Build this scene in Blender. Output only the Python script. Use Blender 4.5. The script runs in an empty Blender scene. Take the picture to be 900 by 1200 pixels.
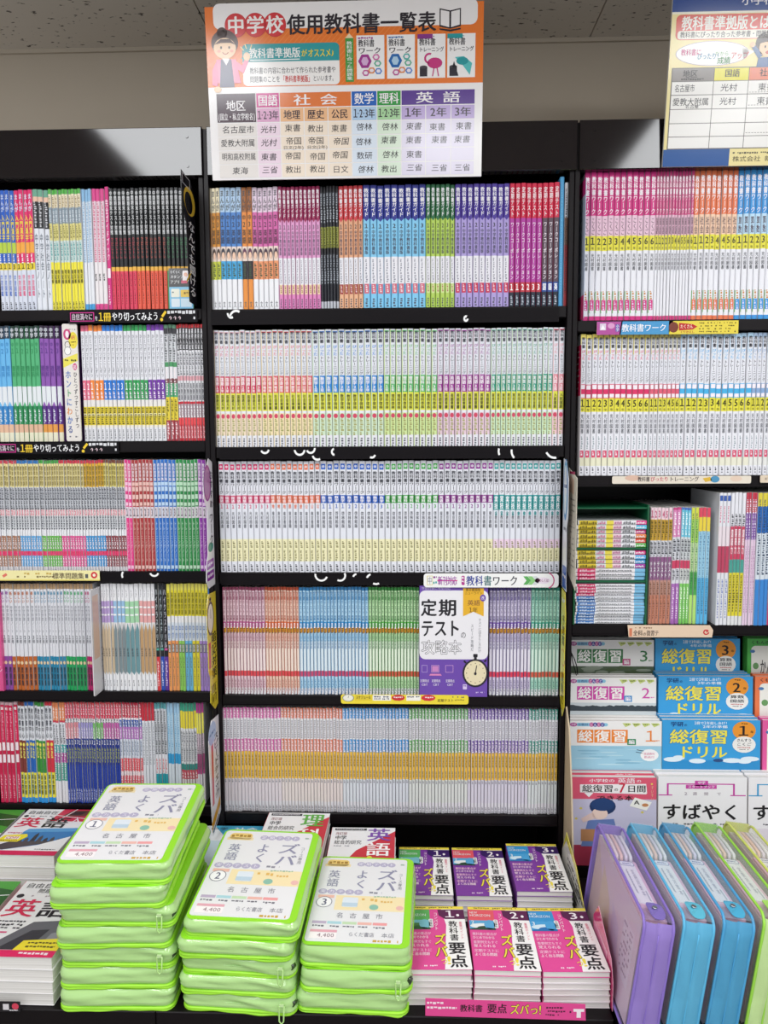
import bpy, math, random
from mathutils import Vector, Matrix, Euler
random.seed(7)
SC = bpy.context.scene
COL = SC.collection
# ------------------------------------------------------------------ camera
F_PX, YAW, TILT, ROLL = 900.0, math.radians(1.8), math.radians(5.4), math.radians(0.28)
EYE = Vector((0, 0, 1.5))
D = 1.75                                   # distance of the shelf fronts
fw = Vector((-math.sin(YAW)*math.cos(TILT), math.cos(YAW)*math.cos(TILT), -math.sin(TILT)))
r0 = Vector((math.cos(YAW), math.sin(YAW), 0))
u0 = r0.cross(fw)
rt = r0*math.cos(ROLL) - u0*math.sin(ROLL)
up = rt.cross(fw)
cam_d = bpy.data.cameras.new('camera'); cam = bpy.data.objects.new('camera', cam_d); COL.objects.link(cam)
cam_d.sensor_fit = 'VERTICAL'; cam_d.sensor_height = 36.0; cam_d.lens = 36.0*F_PX/1200.0
cam_d.clip_start = 0.02
M3 = Matrix((rt, up, -fw)).transposed()
cam.matrix_world = Matrix.Translation(EYE) @ M3.to_4x4()
SC.camera = cam

def ray(px, py):
    return fw + rt*((px-450.0)/F_PX) + up*((600.0-py)/F_PX)
def P(px, py, Y=D):                        # measured point on a vertical plane y = Y
    d = ray(px, py); return EYE + d*(Y/d.y)
def G(px, py, Z):                          # measured point on a level plane z = Z
    d = ray(px, py); return EYE + d*((Z-EYE.z)/d.z)

# ------------------------------------------------------------------ light
w = bpy.data.worlds.new('store_ambient'); SC.world = w; w.use_nodes = True
w.node_tree.nodes['Background'].inputs[0].default_value = (0.93, 0.96, 1.0, 1)
w.node_tree.nodes['Background'].inputs[1].default_value = 0.85
SC.view_settings.view_transform = 'Standard'; SC.view_settings.look = 'None'
SC.view_settings.gamma = 1.0; SC.view_settings.use_curve_mapping = False
SC.view_settings.exposure = -0.13
CEIL_Z = 2.53
def ceiling_lamp(x, y, sx, sy, power):
    l = bpy.data.lights.new('ceiling_lamp', 'AREA'); l.shape = 'RECTANGLE'; l.size = sx; l.size_y = sy
    l.energy = power; l.color = (0.96, 0.98, 1.0)
    o = bpy.data.objects.new('ceiling_lamp', l); COL.objects.link(o); o.location = (x, y, CEIL_Z-0.012)
ceiling_lamp(-0.74, 0.62, 0.56, 0.75, 20)
ceiling_lamp(1.10, 0.62, 0.60, 0.75, 20)
ceiling_lamp(-1.5, -0.9, 0.5, 1.2, 21)
ceiling_lamp(0.25, -0.9, 0.5, 1.2, 23)
ceiling_lamp(1.66, -0.75, 0.5, 1.2, 21)
ceiling_lamp(-1.0, -2.6, 1.2, 0.5, 19)
ceiling_lamp(1.0, -2.6, 1.2, 0.5, 19)

# ------------------------------------------------------------------ helpers
def lin(c):
    c = c/255.0
    return c/12.92 if c <= 0.04045 else ((c+0.055)/1.055)**2.4
_cc = {}
def hx(s):
    if s not in _cc:
        _cc[s] = (lin(int(s[0:2],16)), lin(int(s[2:4],16)), lin(int(s[4:6],16)), 1.0)
    return _cc[s]

def mat(name, rough=0.5, spec=0.4, coat=0.0, metal=0.0, color=None, bump=None, noise=None, sheen=0):
    m = bpy.data.materials.new(name); m.use_nodes = True
    nt = m.node_tree; b = nt.nodes['Principled BSDF']
    b.inputs['Roughness'].default_value = rough; b.inputs['Specular IOR Level'].default_value = spec
    b.inputs['Coat Weight'].default_value = coat; b.inputs['Coat Roughness'].default_value = 0.12
    b.inputs['Metallic'].default_value = metal
    if color: b.inputs['Base Color'].default_value = hx(color)
    else:
        a = nt.nodes.new('ShaderNodeVertexColor'); a.layer_name = 'Col'
        nt.links.new(a.outputs['Color'], b.inputs['Base Color'])
    if bump:
        t = nt.nodes.new('ShaderNodeTexCoord')
        n = nt.nodes.new('ShaderNodeTexNoise'); n.inputs['Scale'].default_value = bump[0]; n.inputs['Detail'].default_value = 3
        bp = nt.nodes.new('ShaderNodeBump'); bp.inputs['Strength'].default_value = bump[1]; bp.inputs['Distance'].default_value = bump[2]
        nt.links.new(t.outputs['Object'], n.inputs['Vector'])
        nt.links.new(n.outputs['Fac'], bp.inputs['Height']); nt.links.new(bp.outputs['Normal'], b.inputs['Normal'])
    return m
PRINT = mat('printed_cover', 0.42, 0.35)
GLOSS = mat('glossy_card', 0.16, 0.5)
SATIN = mat('satin_black_card', 0.5, 0.12)
MATTE = mat('matte_paper', 0.8, 0.15)
DARK = mat('dark_laminate', 0.38, 0.18, color='110c0f', bump=(180, 0.05, 0.001))
HEAD = mat('polished_dark_laminate', 0.09, 0.5, color='120d11')
PIPE = mat('vinyl_piping', 0.35, 0.4)
VINYL = mat('soft_vinyl', 0.3, 0.5, bump=(38, 0.35, 0.004))
METAL = mat('zip_metal', 0.3, 0.5, metal=0.9, color='b9bcc0')
def clear_mat(name, tint, milky, rough=0.15):
    m = bpy.data.materials.new(name); m.use_nodes = True; nt = m.node_tree
    b = nt.nodes['Principled BSDF']; b.inputs['Base Color'].default_value = hx(tint); b.inputs['Roughness'].default_value = rough
    out = nt.nodes['Material Output']
    tr = nt.nodes.new('ShaderNodeBsdfTransparent'); tr.inputs[0].default_value = (0.97, 0.97, 0.98, 1)
    mx = nt.nodes.new('ShaderNodeMixShader'); mx.inputs[0].default_value = milky
    nt.links.new(tr.outputs[0], mx.inputs[1]); nt.links.new(b.outputs[0], mx.inputs[2]); nt.links.new(mx.outputs[0], out.inputs[0])
    return m

class MB:
    def __init__(s): s.v = []; s.f = []; s.c = []; s.m = []; s.sm = []
    def face(s, pts, col, mi=0, smooth=False):
        i = len(s.v); s.v.extend(tuple(p) for p in pts); s.f.append(tuple(range(i, i+len(pts)))); s.c.append(hx(col)); s.m.append(mi); s.sm.append(smooth)
    def box(s, x0, x1, y0, y1, z0, z1, col, mi=0):
        p = [(x0,y0,z0),(x1,y0,z0),(x1,y1,z0),(x0,y1,z0),(x0,y0,z1),(x1,y0,z1),(x1,y1,z1),(x0,y1,z1)]
        i = len(s.v); s.v.extend(p)
        for q in ((0,3,2,1),(4,5,6,7),(0,1,5,4),(1,2,6,5),(2,3,7,6),(3,0,4,7)):
            s.f.append(tuple(i+k for k in q)); s.c.append(hx(col)); s.m.append(mi); s.sm.append(False)
    def bbox(s, x0, x1, y0, y1, z0, z1, b, col, mi=0):
        """box with chamfered edges along its front outline"""
        o = [(x0,z0),(x1,z0),(x1,z1),(x0,z1)]; n = [(x0+b,z0+b),(x1-b,z0+b),(x1-b,z1-b),(x0+b,z1-b)]
        s.face([(p[0],y0,p[1]) for p in n], col, mi)
        for k in range(4):
            a, c = o[k], o[(k+1)%4]; d, e = n[k], n[(k+1)%4]
            s.face([(a[0],y0+b,a[1]),(c[0],y0+b,c[1]),(e[0],y0,e[1]),(d[0],y0,d[1])], col, mi)
            s.face([(a[0],y1,a[1]),(c[0],y1,c[1]),(c[0],y0+b,c[1]),(a[0],y0+b,a[1])], col, mi)
        s.face([(p[0],y1,p[1]) for p in o[::-1]], col, mi)
    def grid(s, rings, col, mi=0, closed=True, caps=False, smooth=True):
        i = len(s.v); n = len(rings[0])
        for r in rings: s.v.extend(tuple(p) for p in r)
        for a in range(len(rings)-1):
            for k in range(n if closed else n-1):
                k2 = (k+1) % n
                s.f.append((i+a*n+k, i+a*n+k2, i+(a+1)*n+k2, i+(a+1)*n+k)); s.c.append(hx(col)); s.m.append(mi); s.sm.append(smooth)
        if caps:
            s.f.append(tuple(i+k for k in range(n))[::-1]); s.c.append(hx(col)); s.m.append(mi); s.sm.append(False)
            s.f.append(tuple(i+(len(rings)-1)*n+k for k in range(n))); s.c.append(hx(col)); s.m.append(mi); s.sm.append(False)
    def tube(s, path, r, col, mi=0, seg=7, closed=False):
        path = [Vector(p) for p in path]; rings = []; n = len(path)
        prev = None
        for k, p in enumerate(path):
            a = path[(k-1) % n] if (closed or k > 0) else p
            b = path[(k+1) % n] if (closed or k < n-1) else p
            t = (b-a).normalized()
            if prev is None:
                h = Vector((0,0,1)) if abs(t.z) < 0.8 else Vector((0,1,0))
                e1 = (h - t*h.dot(t)).normalized()
            else: e1 = (prev - t*prev.dot(t)).normalized()
            prev = e1; e2 = t.cross(e1)
            rings.append([p + e1*(r*math.cos(2*math.pi*j/seg)) + e2*(r*math.sin(2*math.pi*j/seg)) for j in range(seg)])
        if closed: rings.append(rings[0])
        s.grid(rings, col, mi, True, not closed)
    def mesh(s, name, mats):
        me = bpy.data.meshes.new(name); me.from_pydata(s.v, [], s.f)
        for m in mats: me.materials.append(m)
        me.polygons.foreach_set('material_index', s.m); me.polygons.foreach_set('use_smooth', s.sm)
        ca = me.color_attributes.new('Col', 'FLOAT_COLOR', 'CORNER')
        buf = []
        for f, c in zip(s.f, s.c): buf.extend(c*len(f))
        ca.data.foreach_set('color', buf); me.update(); return me
    def build(s, name, mats, parent=None, loc=None, rot=None):
        o = bpy.data.objects.new(name, s.mesh(name, mats)); COL.objects.link(o)
        if parent: o.parent = parent
        if loc is not None: o.location = loc
        if rot is not None: o.rotation_euler = rot
        return o

def tag(o, label=None, cat=None, group=None, kind=None):
    if label: o['label'] = label
    if cat: o['category'] = cat
    if group: o['group'] = group
    if kind: o['kind'] = kind
    return o
def empty(name, loc, rot=(0,0,0), **k):
    o = bpy.data.objects.new(name, None); COL.objects.link(o); o.location = loc; o.rotation_euler = rot
    o.empty_display_size = 0.03
    return tag(o, **k)
def copy_thing(root, loc, rot=None, **k):
    r = root.copy(); COL.objects.link(r); r.location = loc
    if rot is not None: r.rotation_euler = rot
    for ch in list(root.children):
        c = ch.copy(); COL.objects.link(c); c.parent = r
        for g in list(ch.children):
            d = g.copy(); COL.objects.link(d); d.parent = c
    return tag(r, **k)

# ---- lettering: every character is taken from the built-in font as flat faces
_tc = bpy.data.curves.new('lettering', 'FONT'); _to = bpy.data.objects.new('lettering', _tc); COL.objects.link(_to)
_tc.resolution_u = 2; _tc.fill_mode = 'FRONT'
_gl = {}
def glyph(ch, bold):
    k = (ch, bold)
    if k in _gl: return _gl[k]
    _tc.body = '１' if ch == '1' else ch; _tc.offset = 0.0
    dg = bpy.context.evaluated_depsgraph_get(); dg.update()
    ev = _to.evaluated_get(dg); m = ev.to_mesh()
    vs = [(q.co.x, q.co.y) for q in m.vertices]; fs = [tuple(p.vertices) for p in m.polygons]
    if bold:                               # heavier strokes: the outline printed again, slightly shifted
        n_ = len(vs); f0_ = fs; v0_ = vs; vs = []; fs = []
        for q_, (ax, ay) in enumerate(((-.026, -.012), (.026, .012), (.0, .022)) if bold > 1 else ((-.018, 0), (.018, .008))):
            vs += [(x+ax, y+ay) for x, y in v0_]; fs += [tuple(i+q_*n_ for i in f) for f in f0_]
    ev.to_mesh_clear()
    nc = (3 if bold > 1 else 2) if bold else 1; per = len(vs)//nc if vs else 1
    if not vs: g = ([], [], 0.5)
    elif ch == '1':
        x0 = min(q[0] for q in vs); x1 = max(q[0] for q in vs); g = ([(x-x0+(.56-x1+x0)/2, (y+.0)*1.15+0.1) for x, y in vs], fs, .56)
    elif ord(ch) > 0x2000: g = ([(x, y+0.12) for x, y in vs], fs, 1.0)
    else:
        x0 = min(q[0] for q in vs); x1 = max(q[0] for q in vs)
        g = ([(x-x0+0.05, y*1.15+0.1) for x, y in vs], fs, x1-x0+0.1)
    g = ([(v[0], v[1], 0.22*(i//per)) for i, v in enumerate(g[0])], g[1], g[2])
    _gl[k] = g; return g

class Sheet:
    """flat print: design coordinates (dw x dh, origin top left) on a plane"""
    def __init__(s, mb, O, U, V, W, H, dw, dh, mi=0, lift=0.0, eps=0.00014):
        s.mb = mb; s.O = Vector(O); s.U = Vector(U).normalized(); s.V = Vector(V).normalized()
        s.N = s.V.cross(s.U).normalized(); s.W = W; s.H = H; s.dw = dw; s.dh = dh; s.mi = mi; s.lift = lift; s.eps = eps
    def pt(s, x, y, L): return s.O + s.U*(x/s.dw*s.W) + s.V*(y/s.dh*s.H) + s.N*(s.lift + s.eps*L)
    def poly(s, pts, col, L=1): s.mb.face([s.pt(x, y, L) for x, y in pts], col, s.mi)
    def rect(s, x, y, w, h, col, L=1): s.poly([(x,y),(x+w,y),(x+w,y+h),(x,y+h)], col, L)
    def rrect(s, x, y, w, h, r, col, L=1):
        p = []
        for cx, cy, a0 in ((x+w-r,y+r,-90),(x+w-r,y+h-r,0),(x+r,y+h-r,90),(x+r,y+r,180)):
            for k in range(5):
                a = math.radians(a0+k*22.5); p.append((cx+r*math.cos(a), cy+r*math.sin(a)))
        s.poly(p, col, L)
    def ell(s, cx, cy, rx, ry, col, L=1, n=18):
        s.poly([(cx+rx*math.cos(2*math.pi*k/n), cy+ry*math.sin(2*math.pi*k/n)) for k in range(n)], col, L)
    def line(s, x0, y0, x1, y1, t, col, L=1):
        dx, dy = x1-x0, y1-y0; l = math.hypot(dx, dy) or 1; nx, ny = -dy/l*t/2, dx/l*t/2
        s.poly([(x0+nx,y0+ny),(x1+nx,y1+ny),(x1-nx,y1-ny),(x0-nx,y0-ny)], col, L)
    def arc(s, cx, cy, r, a0, a1, t, col, L=1, n=8):
        q = [math.radians(a0+(a1-a0)*k/n) for k in range(n+1)]
        for a, b in zip(q, q[1:]):
            s.poly([(cx+(r-t/2)*math.cos(a), cy+(r-t/2)*math.sin(a)), (cx+(r+t/2)*math.cos(a), cy+(r+t/2)*math.sin(a)),
                    (cx+(r+t/2)*math.cos(b), cy+(r+t/2)*math.sin(b)), (cx+(r-t/2)*math.cos(b), cy+(r-t/2)*math.sin(b))], col, L)
    def frame(s, x, y, w, h, t, col, L=1):
        s.rect(x,y,w,t,col,L); s.rect(x,y+h-t,w,t,col,L); s.rect(x,y+t,t,h-2*t,col,L); s.rect(x+w-t,y+t,t,h-2*t,col,L)
    def text(s, x, y, w, h, st, col, bold=0, vert=False, L=3, slant=0.0):
        if vert:
            n = len(st); ch = h/n
            for k, c in enumerate(st):
                vs, fs, adv = glyph(c, bold)
                rot = c in 'ー〜―-'
                sx = w if adv == 1.0 else w/max(adv, 0.6)*0.9
                ox = 0 if adv == 1.0 else w*0.05
                P_ = []
                for (a, b, e) in vs:
                    if rot: a, b = b, 1-a
                    P_.append(s.pt(x+ox+a*sx, y+k*ch+(1-b)*ch, L+e))
                s._put(P_, fs, col)
        else:
            gs = [glyph(c, bold) for c in st]; tot = sum(g[2] for g in gs) or 1; sx = w/tot; cx = 0
            for vs, fs, adv in gs:
                s._put([s.pt(x+(cx+a)*sx + slant*b*h, y+(1-b)*h, L+e) for a, b, e in vs], fs, col); cx += adv
    def _put(s, pts, fs, col):
        mb = s.mb; i = len(mb.v); mb.v.extend(tuple(p) for p in pts); c = hx(col)
        for f in fs: mb.f.append(tuple(i+k for k in f)); mb.c.append(c); mb.m.append(s.mi); mb.sm.append(False)
    def fine(s, x, y, w, h, col, L=3, seed=1, dens=0.6):
        """a line of lettering too small to read: little dashes"""
        r = random.Random(seed*97+int(x*7+y*13)); cx = x
        while cx < x+w:
            l = r.uniform(0.5, 1.1)*h
            if r.random() < dens: s.rect(cx, y+h*r.uniform(0,0.2), min(l, x+w-cx), h*r.uniform(0.5,0.85), col, L)
            cx += l+h*0.25
# ------------------------------------------------------------------ setting
def structure(name, mb, mats): return tag(mb.build(name, mats), kind='structure')
def noise_wall(name, c1, c2, scale, rough=0.9):
    m = mat(name, rough, 0.2, color=c1); nt = m.node_tree; b = nt.nodes['Principled BSDF']
    t = nt.nodes.new('ShaderNodeTexCoord'); n = nt.nodes.new('ShaderNodeTexNoise'); n.inputs['Scale'].default_value = scale; n.inputs['Detail'].default_value = 4
    r = nt.nodes.new('ShaderNodeValToRGB'); r.color_ramp.elements[0].color = hx(c1); r.color_ramp.elements[1].color = hx(c2)
    nt.links.new(t.outputs['Object'], n.inputs['Vector']); nt.links.new(n.outputs['Fac'], r.inputs['Fac']); nt.links.new(r.outputs['Color'], b.inputs['Base Color'])
    return m
WALLM = noise_wall('painted_wall', 'c4b8a7', 'cbbfae', 7)
FLOORM = noise_wall('floor_tiles', '8a8680', '95918b', 3, 0.4)
CEILM = mat('acoustic_ceiling_board', 0.95, 0.1, color='ddd4c8')
nt = CEILM.node_tree; b = nt.nodes['Principled BSDF']; t = nt.nodes.new('ShaderNodeTexCoord')
mp = nt.nodes.new('ShaderNodeMapping'); mp.inputs['Scale'].default_value = (1, 1.6, 1)
n1 = nt.nodes.new('ShaderNodeTexNoise'); n1.inputs['Scale'].default_value = 55; n1.inputs['Detail'].default_value = 2
r1 = nt.nodes.new('ShaderNodeValToRGB'); r1.color_ramp.elements[0].position = 0.30; r1.color_ramp.elements[1].position = 0.36
r1.color_ramp.elements[0].color = hx('6d655c'); r1.color_ramp.elements[1].color = hx('ddd4c8')
nt.links.new(t.outputs['Object'], mp.inputs['Vector']); nt.links.new(mp.outputs['Vector'], n1.inputs['Vector'])
nt.links.new(n1.outputs['Fac'], r1.inputs['Fac']); nt.links.new(r1.outputs['Color'], b.inputs['Base Color'])
bp = nt.nodes.new('ShaderNodeBump'); bp.inputs['Strength'].default_value = 0.5; bp.inputs['Distance'].default_value = 0.003
nt.links.new(r1.outputs['Color'], bp.inputs['Height']); nt.links.new(bp.outputs['Normal'], b.inputs['Normal'])

WY = D+0.36
m = MB(); m.box(-3.2, 3.2, WY, WY+0.1, 0, CEIL_Z, 'ffffff'); structure('wall_back', m, [WALLM])
m = MB(); m.box(-3.2, 3.2, -3.5, WY+0.1, -0.1, 0, 'ffffff'); structure('floor', m, [FLOORM])
# ceiling boards with thin open seams
xa, xb = P(242, 46, WY-0.1).x, P(701, 44, WY-0.1).x
xs = [-3.2, xa-(xb-xa), xa, xb, xb+(xb-xa), 3.2]
m = MB(); m.box(-3.2, 3.2, -3.5, WY+0.1, CEIL_Z+0.006, CEIL_Z+0.1, 'ffffff')
ys = [WY+0.1, WY-0.46, WY-0.92, WY-1.38, WY-1.84, WY-2.3, WY-2.76, WY-3.22, -3.5]
for a, c in zip(xs, xs[1:]):
    for y1, y0 in zip(ys, ys[1:]): m.box(a+0.0018, c-0.0018, y0+0.0018, y1-0.0018, CEIL_Z, CEIL_Z+0.006, 'ffffff')
structure('ceiling', m, [CEILM])
m = MB(); m.box(-3.2, 3.2, WY-0.008, WY, CEIL_Z-0.01, CEIL_Z, 'c4b8a7'); structure('trim_1', m, [MATTE])

# ------------------------------------------------------------------ bookcases
ROWS = {  # (reference px x, bottom px y) of each row of books
 'L1': (120, 363), 'L2': (120, 517), 'L3': (120, 669), 'L4': (120, 809), 'L5': (120, 941),
 'C1': (455, 361), 'C2': (455, 523), 'C3': (455, 670.5), 'C4': (455, 814), 'C5': (455, 952),
 'R1': (790, 375), 'R2': (790, 557), 'R3': (790, 731)}
BZ = {k: P(x, y, D+0.008).z for k, (x, y) in ROWS.items()}
XL = (P(239.5, 290).x + P(251.5, 600).x + P(254, 860).x)/3
XR = (P(676, 290).x + P(664, 600).x + P(660, 860).x)/3
HT = P(455, 147).z; HB = P(455, 204.5).z
BD = 0.30
PLAT_Z, PLAT_Y, PLAT_YR = 0.487, 1.265, 1.19
def bookcase(name, label, x0, x1, rows, floor_z, panels):
    root = empty('bookcase', ((x0+x1)/2, D, 0), label=label, cat='bookcase', group='dark bookcases along the wall')
    cx = (x0+x1)/2; h = 0.012
    for sgn, x in ((0, x0), (1, x1)):
        m = MB(); a, c = (x, x+h) if sgn == 0 else (x-h, x)
        m.bbox(a-cx+0.0004, c-cx-0.0004, -0.004, BD, 0, HT-0.002, 0.0012, 'ffffff'); m.build('side_panel', [DARK], root)
    m = MB(); m.box(x0+h-cx, x1-h-cx, BD-0.012, BD-0.002, 0, HT-0.004, 'ffffff'); m.build('back_panel', [DARK], root)
    for k in rows:
        m = MB(); z = BZ[k]; m.bbox(x0+h-cx+0.0003, x1-h-cx-0.0003, 0.0, BD-0.0125, z-0.026, z-0.0004, 0.0012, 'ffffff')
        m.box(x0+h-cx+0.002, x1-h-cx-0.002, -0.0035, 0.001, z-0.0245, z-0.0265+0.004, 'ffffff')   # price rail lip
        m.build('shelf', [DARK], root)
    for (a, c) in panels:
        m = MB(); m.bbox(a-cx, c-cx, -0.012, 0.012, HB, HT, 0.0015, 'ffffff')
        hp = m.build('header_panel', [HEAD], root)
        for fx in (0.04, 0.96):
            for fz in (0.2, 0.8):
                m = MB(); x = a-cx+(c-a)*fx; z = HB+(HT-HB)*fz
                m.tube([(x, -0.0122, z), (x, -0.0135, z)], 0.0035, 'ffffff', seg=10)
                m.build('screw_cap', [HEAD], hp)
    m = MB(); m.box(x0+h-cx, x1-h-cx, 0.012, BD-0.0125, HT-0.03, HT-0.012, 'ffffff'); m.build('top_board', [DARK], root)
    return root
W0 = XR-XL
xh0 = P(236.5, 178, D-0.012).x; xh1 = P(242, 178, D-0.012).x; xh2 = P(677, 172, D-0.012).x; xh3 = P(679.5, 172, D-0.012).x
bookcase('bookcase', 'dark bookcase on the left with five rows of colourful study guides', XL-W0, XL, ['L1','L2','L3','L4','L5'], 0, [(XL-W0+0.002, xh0)])
bookcase('bookcase', 'dark bookcase in the middle under the orange textbook list sign', XL, XR, ['C1','C2','C3','C4','C5'], 0, [(xh1, xh2)])
rb = bookcase('bookcase', 'dark bookcase on the right with white workbooks and face-out drills', XR, XR+W0, ['R1','R2','R3'], 0, [(xh3, XR+W0-0.002)])
# stepped risers inside the right bookcase
TY = {'3': D+0.12, '2': D+0.07, '1': D+0.02, '0': D-0.03}
TZ = {'3': 0.75, '2': 0.685, '1': 0.605, '0': 0.506}
cxr = XR+W0/2
m = MB()
for k, y1 in (('3', D+0.28), ('2', D+0.115), ('1', D+0.065), ('0', D+0.015)):
    m.box(XR+0.014-cxr, XR+W0-0.014-cxr, TY[k]-0.004-D, y1-D, TZ[k]-0.03, TZ[k], 'ffffff')
m.build('riser_step', [DARK], rb)
m = MB(); q = [(-0.0045, 0.88), (-0.04, 0.84), (-0.075, 0.72), (-0.105, 0.56), (-0.105, PLAT_Z), (-0.0045, PLAT_Z)]
for x in (XR+0.0005, XR+0.004): m.face([(x-cxr, y, z) for y, z in q], 'b5a288')
for (y0, z0), (y1, z1) in zip(q, q[1:]+q[:1]):
    m.face([(XR+0.0005-cxr, y0, z0), (XR+0.004-cxr, y0, z0), (XR+0.004-cxr, y1, z1), (XR+0.0005-cxr, y1, z1)], 'c9b79c')
tag(m.build('wing_board', [MATTE], None, (cxr, D, 0)), 'narrow beige wing board fixed to the upright beside the purple booklets', 'board')

# ------------------------------------------------------------------ display platforms in front
def platform(x0, x1, yf, label, yb):
    root = empty('display_platform', ((x0+x1)/2, yf, 0), label=label, cat='display platform', group='black display platforms')
    c = (x0+x1)/2
    m = MB(); m.bbox(x0-c, x1-c, 0, yb-yf, PLAT_Z-0.03, PLAT_Z-0.0004, 0.0015, 'ffffff'); m.build('top_board', [DARK], root)
    m = MB(); m.box(x0-c+0.002, x1-c-0.002, 0.012, 0.028, 0.07, PLAT_Z-0.0302, 'ffffff'); m.build('front_board', [DARK], root)
    for x in (x0-c+0.002, x1-c-0.016):
        m = MB(); m.box(x, x+0.014, 0.029, yb-yf, 0, PLAT_Z-0.0302, 'ffffff'); m.build('end_board', [DARK], root)
    return root
XP = XR-0.001
platform(XL-W0, XL-0.001, PLAT_Y, 'black display platform holding thick reference books on the left', D-0.006)
platform(XL, XP-.006, PLAT_Y, 'black display platform holding the small pink and purple booklets', D-0.006)
platform(XR+0.001, XR+W0, PLAT_YR, 'black display platform under the zipped pastel cases', D-0.045)
# ------------------------------------------------------------------ spine-out books
KANJI = {'k':'国語','s':'社会','m':'数学','r':'理科','e':'英語','j':'実技'}
class Series:
    def __init__(s, kind, desc, bands, texts, var=None, hs=1.0, side='dfe0e4', d=0.178, extra=None, vis=1.0):
        s.kind = kind; s.desc = desc; s.bands = bands; s.texts = texts; s.var = var or ['']; s.hs = hs; s.side = side; s.d = d; s.extra = extra
def spine_mesh(S, w, h, v):
    mb = MB(); x0, x1 = -w/2+0.0002, w/2-0.0002; ch = min(0.0017, w*0.17); t = min(0.0006, w*0.08)
    z1 = h; f0 = 0.0
    for fe, c in S.bands:
        za, zb = h*(1-f0), h*(1-fe)
        mb.face([(x0+ch,0,zb),(x1-ch,0,zb),(x1-ch,0,za),(x0+ch,0,za)], c)
        mb.face([(x0,ch,zb),(x0+ch,0,zb),(x0+ch,0,za),(x0,ch,za)], c)
        mb.face([(x1-ch,0,zb),(x1,ch,zb),(x1,ch,za),(x1-ch,0,za)], c)
        f0 = fe
    c = S.side; d = S.d
    for x in (x0, x1):
        q = [(x,ch,0),(x,d,0),(x,d,h),(x,ch,h)]; mb.face(q if x == x1 else q[::-1], c)
    mb.face([(x0,ch,0),(x0+ch,0,0),(x1-ch,0,0),(x1,ch,0),(x1,d,0),(x0,d,0)], c)
    top = S.bands[0][1]
    mb.face([(x0+ch,0,h),(x1-ch,0,h),(x1,ch,h),(x1-t,ch+t,h),(x0+t,ch+t,h),(x0,ch,h)], top)
    mb.face([(x0,ch,h),(x0+t,ch+t,h),(x0+t,d,h),(x0,d,h)], c); mb.face([(x1-t,ch+t,h),(x1,ch,h),(x1,d,h),(x1-t,d,h)], c)
    zp = h-0.0012
    mb.face([(x0+t,ch+t,zp),(x1-t,ch+t,zp),(x1-t,d-0.001,zp),(x0+t,d-0.001,zp)], 'e6e3dc', 1)
    for a, b_ in (((x0+t,ch+t),(x1-t,ch+t)), ((x0+t,ch+t),(x0+t,d)), ((x1-t,ch+t),(x1-t,d))):
        mb.face([(a[0],a[1],zp),(b_[0],b_[1],zp),(b_[0],b_[1],h),(a[0],a[1],h)], 'e6e3dc', 1)
    mb.face([(x0+t,d-0.001,0),(x1-t,d-0.001,0),(x1-t,d-0.001,zp),(x0+t,d-0.001,zp)], 'e6e3dc', 1)
    sh = Sheet(mb, (x0, 0, h), (1,0,0), (0,0,-1), x1-x0, h, 1.0, 1.0, lift=0.0001, eps=0.00006)
    for tx in S.texts:
        k = tx[0]
        if k == 't':                       # lettering ('t', y0, y1, string, colour, width, bold)
            _, a, e, st, c, wf, bo = tx; st = st.replace('#', v)
            sh.text(0.5-wf/2-.04, a, wf+.08, e-a, st, c, 2 if bo else 1, True, 4)
        elif k == 'b': sh.rect(tx[4] if len(tx) > 4 else 0.1, tx[1], tx[5] if len(tx) > 5 else 0.8, tx[2]-tx[1], tx[3], 1)
        elif k == 'r': sh.rrect(0.14, tx[1], 0.72, tx[2]-tx[1], 0.02, tx[3], 2)
        elif k == 'o':
            sh.ell(0.5, tx[1], 0.36, tx[2], tx[3], 2)
        elif k == 'v':                     # arrow point hanging below a band
            sh.poly([(0.12, tx[1]), (0.88, tx[1]), (0.5, tx[2])], tx[3], 1)
        elif k == 'f':                     # tiny drawn head: hair and face
            sh.ell(0.5, tx[1], 0.42, 0.045, tx[2], 1); sh.ell(0.5, tx[1]+0.015, 0.3, 0.03, 'efc7ac', 2)
        elif k == 'd':                     # unreadably fine lettering down the spine
            r = random.Random(len(st_seed(tx))); y = tx[1]
            while y < tx[2]:
                l = r.uniform(0.008, 0.02)
                sh.rect(0.5-tx[4]/2+r.uniform(-0.05,0.05), y, tx[4]*r.uniform(0.5,1), l*0.75, tx[3], 3); y += l*1.25
        elif k == 'e': sh.rect(0.0, tx[1], 0.13, tx[2]-tx[1], tx[3], 1)
        elif k == 'w':                     # wavy picture edge
            r = random.Random(5); 
            sh.poly([(0.05,tx[1]+0.05),(0.3,tx[1]+r.uniform(-.03,.03)),(0.55,tx[1]-0.04),(0.95,tx[1]+0.03),(0.95,tx[2]),(0.6,tx[2]+0.03),(0.05,tx[2])], tx[3], 1)
    return mb.mesh(S.kind, [PRINT, MATTE])
def st_seed(tx): return str(tx)
def plural(d):
    ws = d.split()
    for k, w_ in enumerate(ws):
        if w_ in ('workbook','booklet','guide','book','trainer','folder'): ws[k] += 's'; break
    return ' '.join(ws)
ORD = ['', 'leftmost', 'second from left', 'third from left', 'fourth from left', 'fifth from left', 'sixth from left', 'seventh from left', 'eighth from left',
 'ninth from left', 'tenth from left', 'eleventh from left', 'twelfth from left', 'thirteenth from left', 'fourteenth from left', 'fifteenth from left', 'sixteenth from left',
 'seventeenth from left', 'eighteenth from left', 'nineteenth from left', 'twentieth from left', 'twenty-first from left', 'twenty-second from left']
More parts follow.
